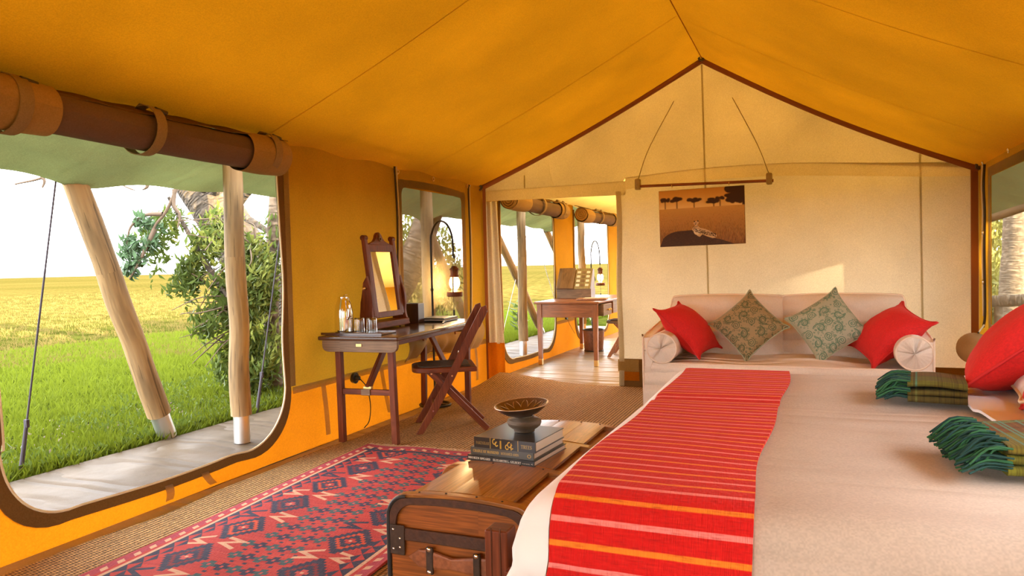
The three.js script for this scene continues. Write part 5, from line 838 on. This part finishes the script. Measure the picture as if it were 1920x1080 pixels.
scatter('green_grass', leafGeo(0.045, 0.013), M.leaf, 11000, (d) => { const u = rnd(), x = -4.38 - 2.0 * u * u, z = rr(-9, 0.5); d.position.set(x, -0.02 + rnd() * 0.06, z); if (vn(x * 1.7 + 40, z * 1.7 + 60, 991) < 0.35) return false; d.rotation.set(rr(-1.4, 1.4), rnd() * 6.28, rr(-1.4, 1.4)); d.scale.setScalar(rr(0.5, 1.2)); }, undefined, 'low broad leaves of weeds along the veranda edge', 'weeds');
scatter('dry_grass', blades(8, 0.10, 0.006, 0.16), M.grassDry, 22000, (d) => { const R = 9 + 45 * Math.pow(rnd(), 1.6), a = rr(Math.PI * 0.62, Math.PI * 1.32); const x = -Math.abs(Math.cos(a)) * R - 2, z = -Math.sin(a * 1) * R * 0.95 - 2; turf(d, x, z * (z < 0 ? 1 : 0.4), rr(0.5, 1.1)); }, undefined, 'dry yellow grass of the open plain', 'grass');
scatter('leaf_litter', leafGeo(0.06, 0.018), M.litter, 2200, (d) => { const x = -4.5 - 1.6 * rnd() * rnd(), z = rr(-6.5, -1.0); d.position.set(x, -0.02 + rnd() * 0.03, z); d.rotation.set(Math.PI / 2 + rr(-0.5, 0.5), rr(-0.5, 0.5), rnd() * 6.28); d.scale.setScalar(rr(0.5, 1.1)); }, undefined, 'fallen brown leaves among the grass', 'leaves');
const spray = (blobs) => (d) => { let s = rnd() * blobs.reduce((a, b) => a + b[6], 0), b = blobs[0]; for (const q of blobs) { s -= q[6]; if (s <= 0) { b = q; break; } } let x, y, z; do { x = rr(-1, 1); y = rr(-1, 1); z = rr(-1, 1); } while (x * x + y * y + z * z > 1); d.position.set(b[0] + x * b[3], b[1] + y * b[4], b[2] + z * b[5]); const c = vn(d.position.x * 5 + 50, d.position.y * 5 + d.position.z * 5 + 50, 997); if (c < 0.5) return false; d.rotation.set(rr(-2.6, 0.4), rnd() * 6.28, rr(-0.8, 0.8)); d.scale.setScalar(rr(0.6, 1.3)); };
{ // the leaning multi-stemmed tree
  const t = thing('leaning_tree', 'big tree with thick leaning grey trunks beyond the veranda', 'tree');
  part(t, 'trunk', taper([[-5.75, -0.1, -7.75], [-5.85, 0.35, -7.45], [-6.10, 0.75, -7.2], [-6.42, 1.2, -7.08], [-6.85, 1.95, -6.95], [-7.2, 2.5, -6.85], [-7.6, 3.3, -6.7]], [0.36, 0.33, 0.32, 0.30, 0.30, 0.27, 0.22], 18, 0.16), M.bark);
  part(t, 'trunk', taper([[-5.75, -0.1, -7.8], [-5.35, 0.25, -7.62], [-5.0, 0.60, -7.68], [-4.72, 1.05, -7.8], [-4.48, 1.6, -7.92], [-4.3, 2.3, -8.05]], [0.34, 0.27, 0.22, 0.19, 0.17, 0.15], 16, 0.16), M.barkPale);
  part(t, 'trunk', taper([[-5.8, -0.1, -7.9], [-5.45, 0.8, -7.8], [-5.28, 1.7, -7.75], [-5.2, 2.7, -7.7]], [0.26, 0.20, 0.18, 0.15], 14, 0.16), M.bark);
  for (const p of [[[-6.45, 1.85, -6.75], [-6.2, 1.83, -6.7], [-5.95, 1.75, -6.6], [-5.6, 1.55, -6.6]], [[-6.6, 1.7, -6.9], [-6.2, 1.95, -6.6], [-5.7, 2.2, -6.4]], [[-6.85, 2.1, -6.9], [-6.3, 2.3, -6.4], [-5.9, 2.05, -5.8]], [[-7.4, 2.9, -6.78], [-7.1, 3.05, -5.6], [-6.5, 2.36, -4.4]], [[-7.1, 2.4, -6.85], [-6.2, 2.95, -6.0], [-5.35, 2.6, -5.1]]]) part(t, 'branch', taper(p, [0.06, 0.045, 0.03], 8, 0.1), M.bark);
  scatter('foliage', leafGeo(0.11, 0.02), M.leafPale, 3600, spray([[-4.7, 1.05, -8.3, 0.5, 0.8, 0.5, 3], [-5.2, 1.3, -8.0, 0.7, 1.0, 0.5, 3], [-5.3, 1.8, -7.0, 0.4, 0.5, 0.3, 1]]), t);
}
{ // the bushy tree in front of it
  const t = thing('leafy_shrub', 'tall leafy shrub with drooping leaves right of the slanting pole', 'shrub');
  part(t, 'stem', taper([[-4.98, -0.05, -5.72], [-4.99, 0.7, -5.72], [-4.97, 1.35, -5.74], [-4.93, 2.0, -5.78], [-4.9, 2.7, -5.8]], [0.085, 0.075, 0.07, 0.065, 0.05], 12, 0.12), M.barkPale);
  part(t, 'stem', taper([[-5.08, -0.05, -5.55], [-5.15, 0.3, -5.42], [-5.12, 0.8, -5.35], [-5.3, 1.35, -5.15], [-5.5, 1.9, -4.98]], [0.06, 0.05, 0.04, 0.025, 0.015], 8, 0.12), M.bark);
  part(t, 'stem', taper([[-5.15, -0.05, -5.62], [-4.95, 0.35, -5.30], [-4.9, 0.75, -5.2], [-5.1, 1.1, -5.15]], [0.05, 0.04, 0.03, 0.015], 8, 0.12), M.bark);
  const tw = []; for (let i = 0; i < 60; i++) { const a = [rr(-5.25, -4.9), rr(0.5, 1.7), rr(-5.5, -5.2)], e = [a[0] + rr(-0.42, 0.1), a[1] + rr(-0.35, 0.35), a[2] + rr(-0.1, 0.4)]; tw.push(taper([a, a.map((v, k) => (v + e[k]) / 2 + rr(-0.05, 0.08)), e], [0.009, 0.006, 0.003], 5, 0, 3)); }
  part(t, 'twigs', tw, M.twig).userData.kind = 'stuff';
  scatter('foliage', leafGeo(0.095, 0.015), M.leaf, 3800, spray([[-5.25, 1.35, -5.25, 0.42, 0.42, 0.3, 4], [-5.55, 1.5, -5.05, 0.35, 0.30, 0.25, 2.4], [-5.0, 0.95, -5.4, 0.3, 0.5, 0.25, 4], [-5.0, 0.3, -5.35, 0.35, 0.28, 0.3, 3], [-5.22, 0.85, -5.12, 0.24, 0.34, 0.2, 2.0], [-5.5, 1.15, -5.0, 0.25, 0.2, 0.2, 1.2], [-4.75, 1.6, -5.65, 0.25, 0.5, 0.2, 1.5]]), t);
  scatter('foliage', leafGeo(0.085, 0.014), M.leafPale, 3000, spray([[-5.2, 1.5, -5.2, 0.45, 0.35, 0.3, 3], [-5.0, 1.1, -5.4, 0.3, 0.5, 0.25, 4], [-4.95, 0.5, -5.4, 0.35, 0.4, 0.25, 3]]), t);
}
{ // overhanging branch with dark leaf clusters, from the tree above the awning
  const t = thing('overhanging_branch', 'thin bare branches with dark leaf clusters hanging below the awning edge', 'branch');
  const br = [[[-5.35, 2.6, -5.1], [-5.28, 1.98, -4.88], [-5.38, 1.74, -4.83], [-5.47, 1.62, -4.79], [-5.52, 1.45, -4.76]], [[-5.30, 1.95, -4.87], [-5.30, 1.80, -4.86], [-5.26, 1.72, -4.88], [-5.28, 1.60, -4.87]], [[-5.40, 1.73, -4.82], [-5.55, 1.72, -4.76], [-5.66, 1.62, -4.70], [-5.70, 1.45, -4.68]], [[-5.5, 2.5, -4.8], [-5.53, 1.97, -4.77], [-5.62, 1.95, -4.73], [-5.72, 1.99, -4.69]], [[-5.47, 1.6, -4.79], [-5.6, 1.3, -4.72], [-5.68, 1.15, -4.68]]];
  br.forEach((p, i) => part(t, 'twig', taper(p, [0.022, 0.017, 0.012, 0.006], 6, 0.1), M.twig));
  const cl = [[-5.72, 1.50, -4.67], [-5.66, 1.42, -4.70], [-5.74, 1.38, -4.66], [-5.62, 1.30, -4.71], [-5.70, 1.22, -4.68], [-5.45, 1.60, -4.8], [-5.52, 1.46, -4.77], [-5.35, 1.70, -4.84], [-5.28, 1.62, -4.87], [-5.58, 1.66, -4.74]];
  scatter('foliage', leafGeo(0.075, 0.014), mat([0.06, 0.12, 0.04], { transmission: 0.3, thickness: 0, roughness: 0.9 }), 620, spray(cl.map((c) => [...c, 0.075, 0.06, 0.075, 1])), t);
  const u = thing('overhanging_branch', 'small bare purple twig below the awning at the far left', 'branch');
  [[[-6.5, 2.35, -4.4], [-6.30, 2.14, -4.46], [-6.40, 2.08, -4.41], [-6.63, 2.03, -4.32]], [[-6.40, 2.09, -4.41], [-6.38, 2.05, -4.42], [-6.40, 1.99, -4.41]], [[-6.36, 2.11, -4.43], [-6.44, 2.15, -4.40], [-6.48, 2.15, -4.38]]].forEach((p) => part(u, 'twig', taper(p, [0.018, 0.015, 0.012, 0.008], 6), M.twig));
}
{ // small leafy plant by the slanting pole in the doorway view
  const t = thing('young_plant', 'young leafy plant beside the slanting pole in the doorway view', 'plant', [-4.55, -0.03, -11.3]);
  part(t, 'stem', taper([[0, 0, 0], [-0.05, 0.3, 0.02], [-0.02, 0.6, 0.0]], [0.012, 0.009, 0.004], 6), M.twig);
  for (let i = 0; i < 26; i++) { const y = 0.12 + i * 0.019, a = i * 2.4, g = leafGeo(0.20, 0.045); g.rotateX(1.1 + 0.3 * rnd()).rotateY(a).translate(-0.04, y, 0); part(t, 'leaf', g, M.leaf); }
}
{ // right side: trees seen through the right window
  const t = thing('pale_tree', 'pale tree trunks seen through the right hand mesh window', 'tree');
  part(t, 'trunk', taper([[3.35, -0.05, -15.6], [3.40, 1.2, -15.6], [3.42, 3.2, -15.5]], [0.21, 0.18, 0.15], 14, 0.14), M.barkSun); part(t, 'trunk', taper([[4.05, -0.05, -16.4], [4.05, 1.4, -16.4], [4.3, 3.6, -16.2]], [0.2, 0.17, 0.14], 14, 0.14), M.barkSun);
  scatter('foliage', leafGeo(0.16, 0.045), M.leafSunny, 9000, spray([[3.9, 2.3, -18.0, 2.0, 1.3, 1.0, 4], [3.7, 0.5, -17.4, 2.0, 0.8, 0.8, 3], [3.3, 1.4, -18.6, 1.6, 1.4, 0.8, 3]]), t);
  const l = thing('fallen_log', 'pale log lying on short stubs behind the right hand window', 'log'); part(l, 'log', taper([[2.1, 0.56, -11.1], [2.6, 0.60, -10.9], [3.6, 0.66, -10.6]], [0.075, 0.08, 0.07], 12, 0.1), M.barkSun); part(l, 'stub', taper([[2.25, 0.56, -11.05], [2.25, -0.05, -11.05]], [0.05, 0.05], 8), M.barkSun); part(l, 'stub', taper([[3.4, 0.64, -10.65], [3.4, -0.05, -10.65]], [0.05, 0.05], 8), M.barkSun);
  const b = thing('tall_tree', 'tall leafy trees standing off to the right of the tent', 'tree');
  for (const [x, z] of [[20, -1], [20.5, 4], [20, 8.5], [20.3, 13]]) part(b, 'trunk', taper([[x, -0.05, z], [x + 0.2, 3, z + 0.1], [x, 7, z]], [0.35, 0.26, 0.15], 10, 0.1), M.bark);
  const P = V(0.145, 0.978, ZB), ax = SUN_DIR;
  const S = spray([[20, 4.7, -1.5, 2.6, 5.0, 3.6, 4], [20.4, 4.8, 3, 2.6, 5.2, 3.6, 4], [20, 4.7, 7.5, 2.6, 5.2, 3.6, 4], [20.3, 4.7, 12, 2.6, 5.0, 3.6, 4]]), v = V(0, 0, 0);
  scatter('foliage', leafGeo(0.55, 0.16), M.leafSunny, 30000, (d) => { if (S(d) === false) return false; v.copy(d.position).sub(P); const s = v.dot(ax); v.addScaledVector(ax, -s); if (v.length() < 0.45) return false; }, b);
  pole([1.27, 1.38, -9.75], [2.30, 1.77, -8.0], 0.04, 'slanting strut under the awning in the right hand window', false);
  guy([2.40, 1.76, -6.0], [3.6, -0.02, -8.5], 'pale guy rope outside the right hand window', M.ropePale, 0.006, false);
}
scene.traverse((o) => { if (o.isMesh) { o.castShadow = true; o.receiveShadow = true; } });
renderer.render(scene, camera);
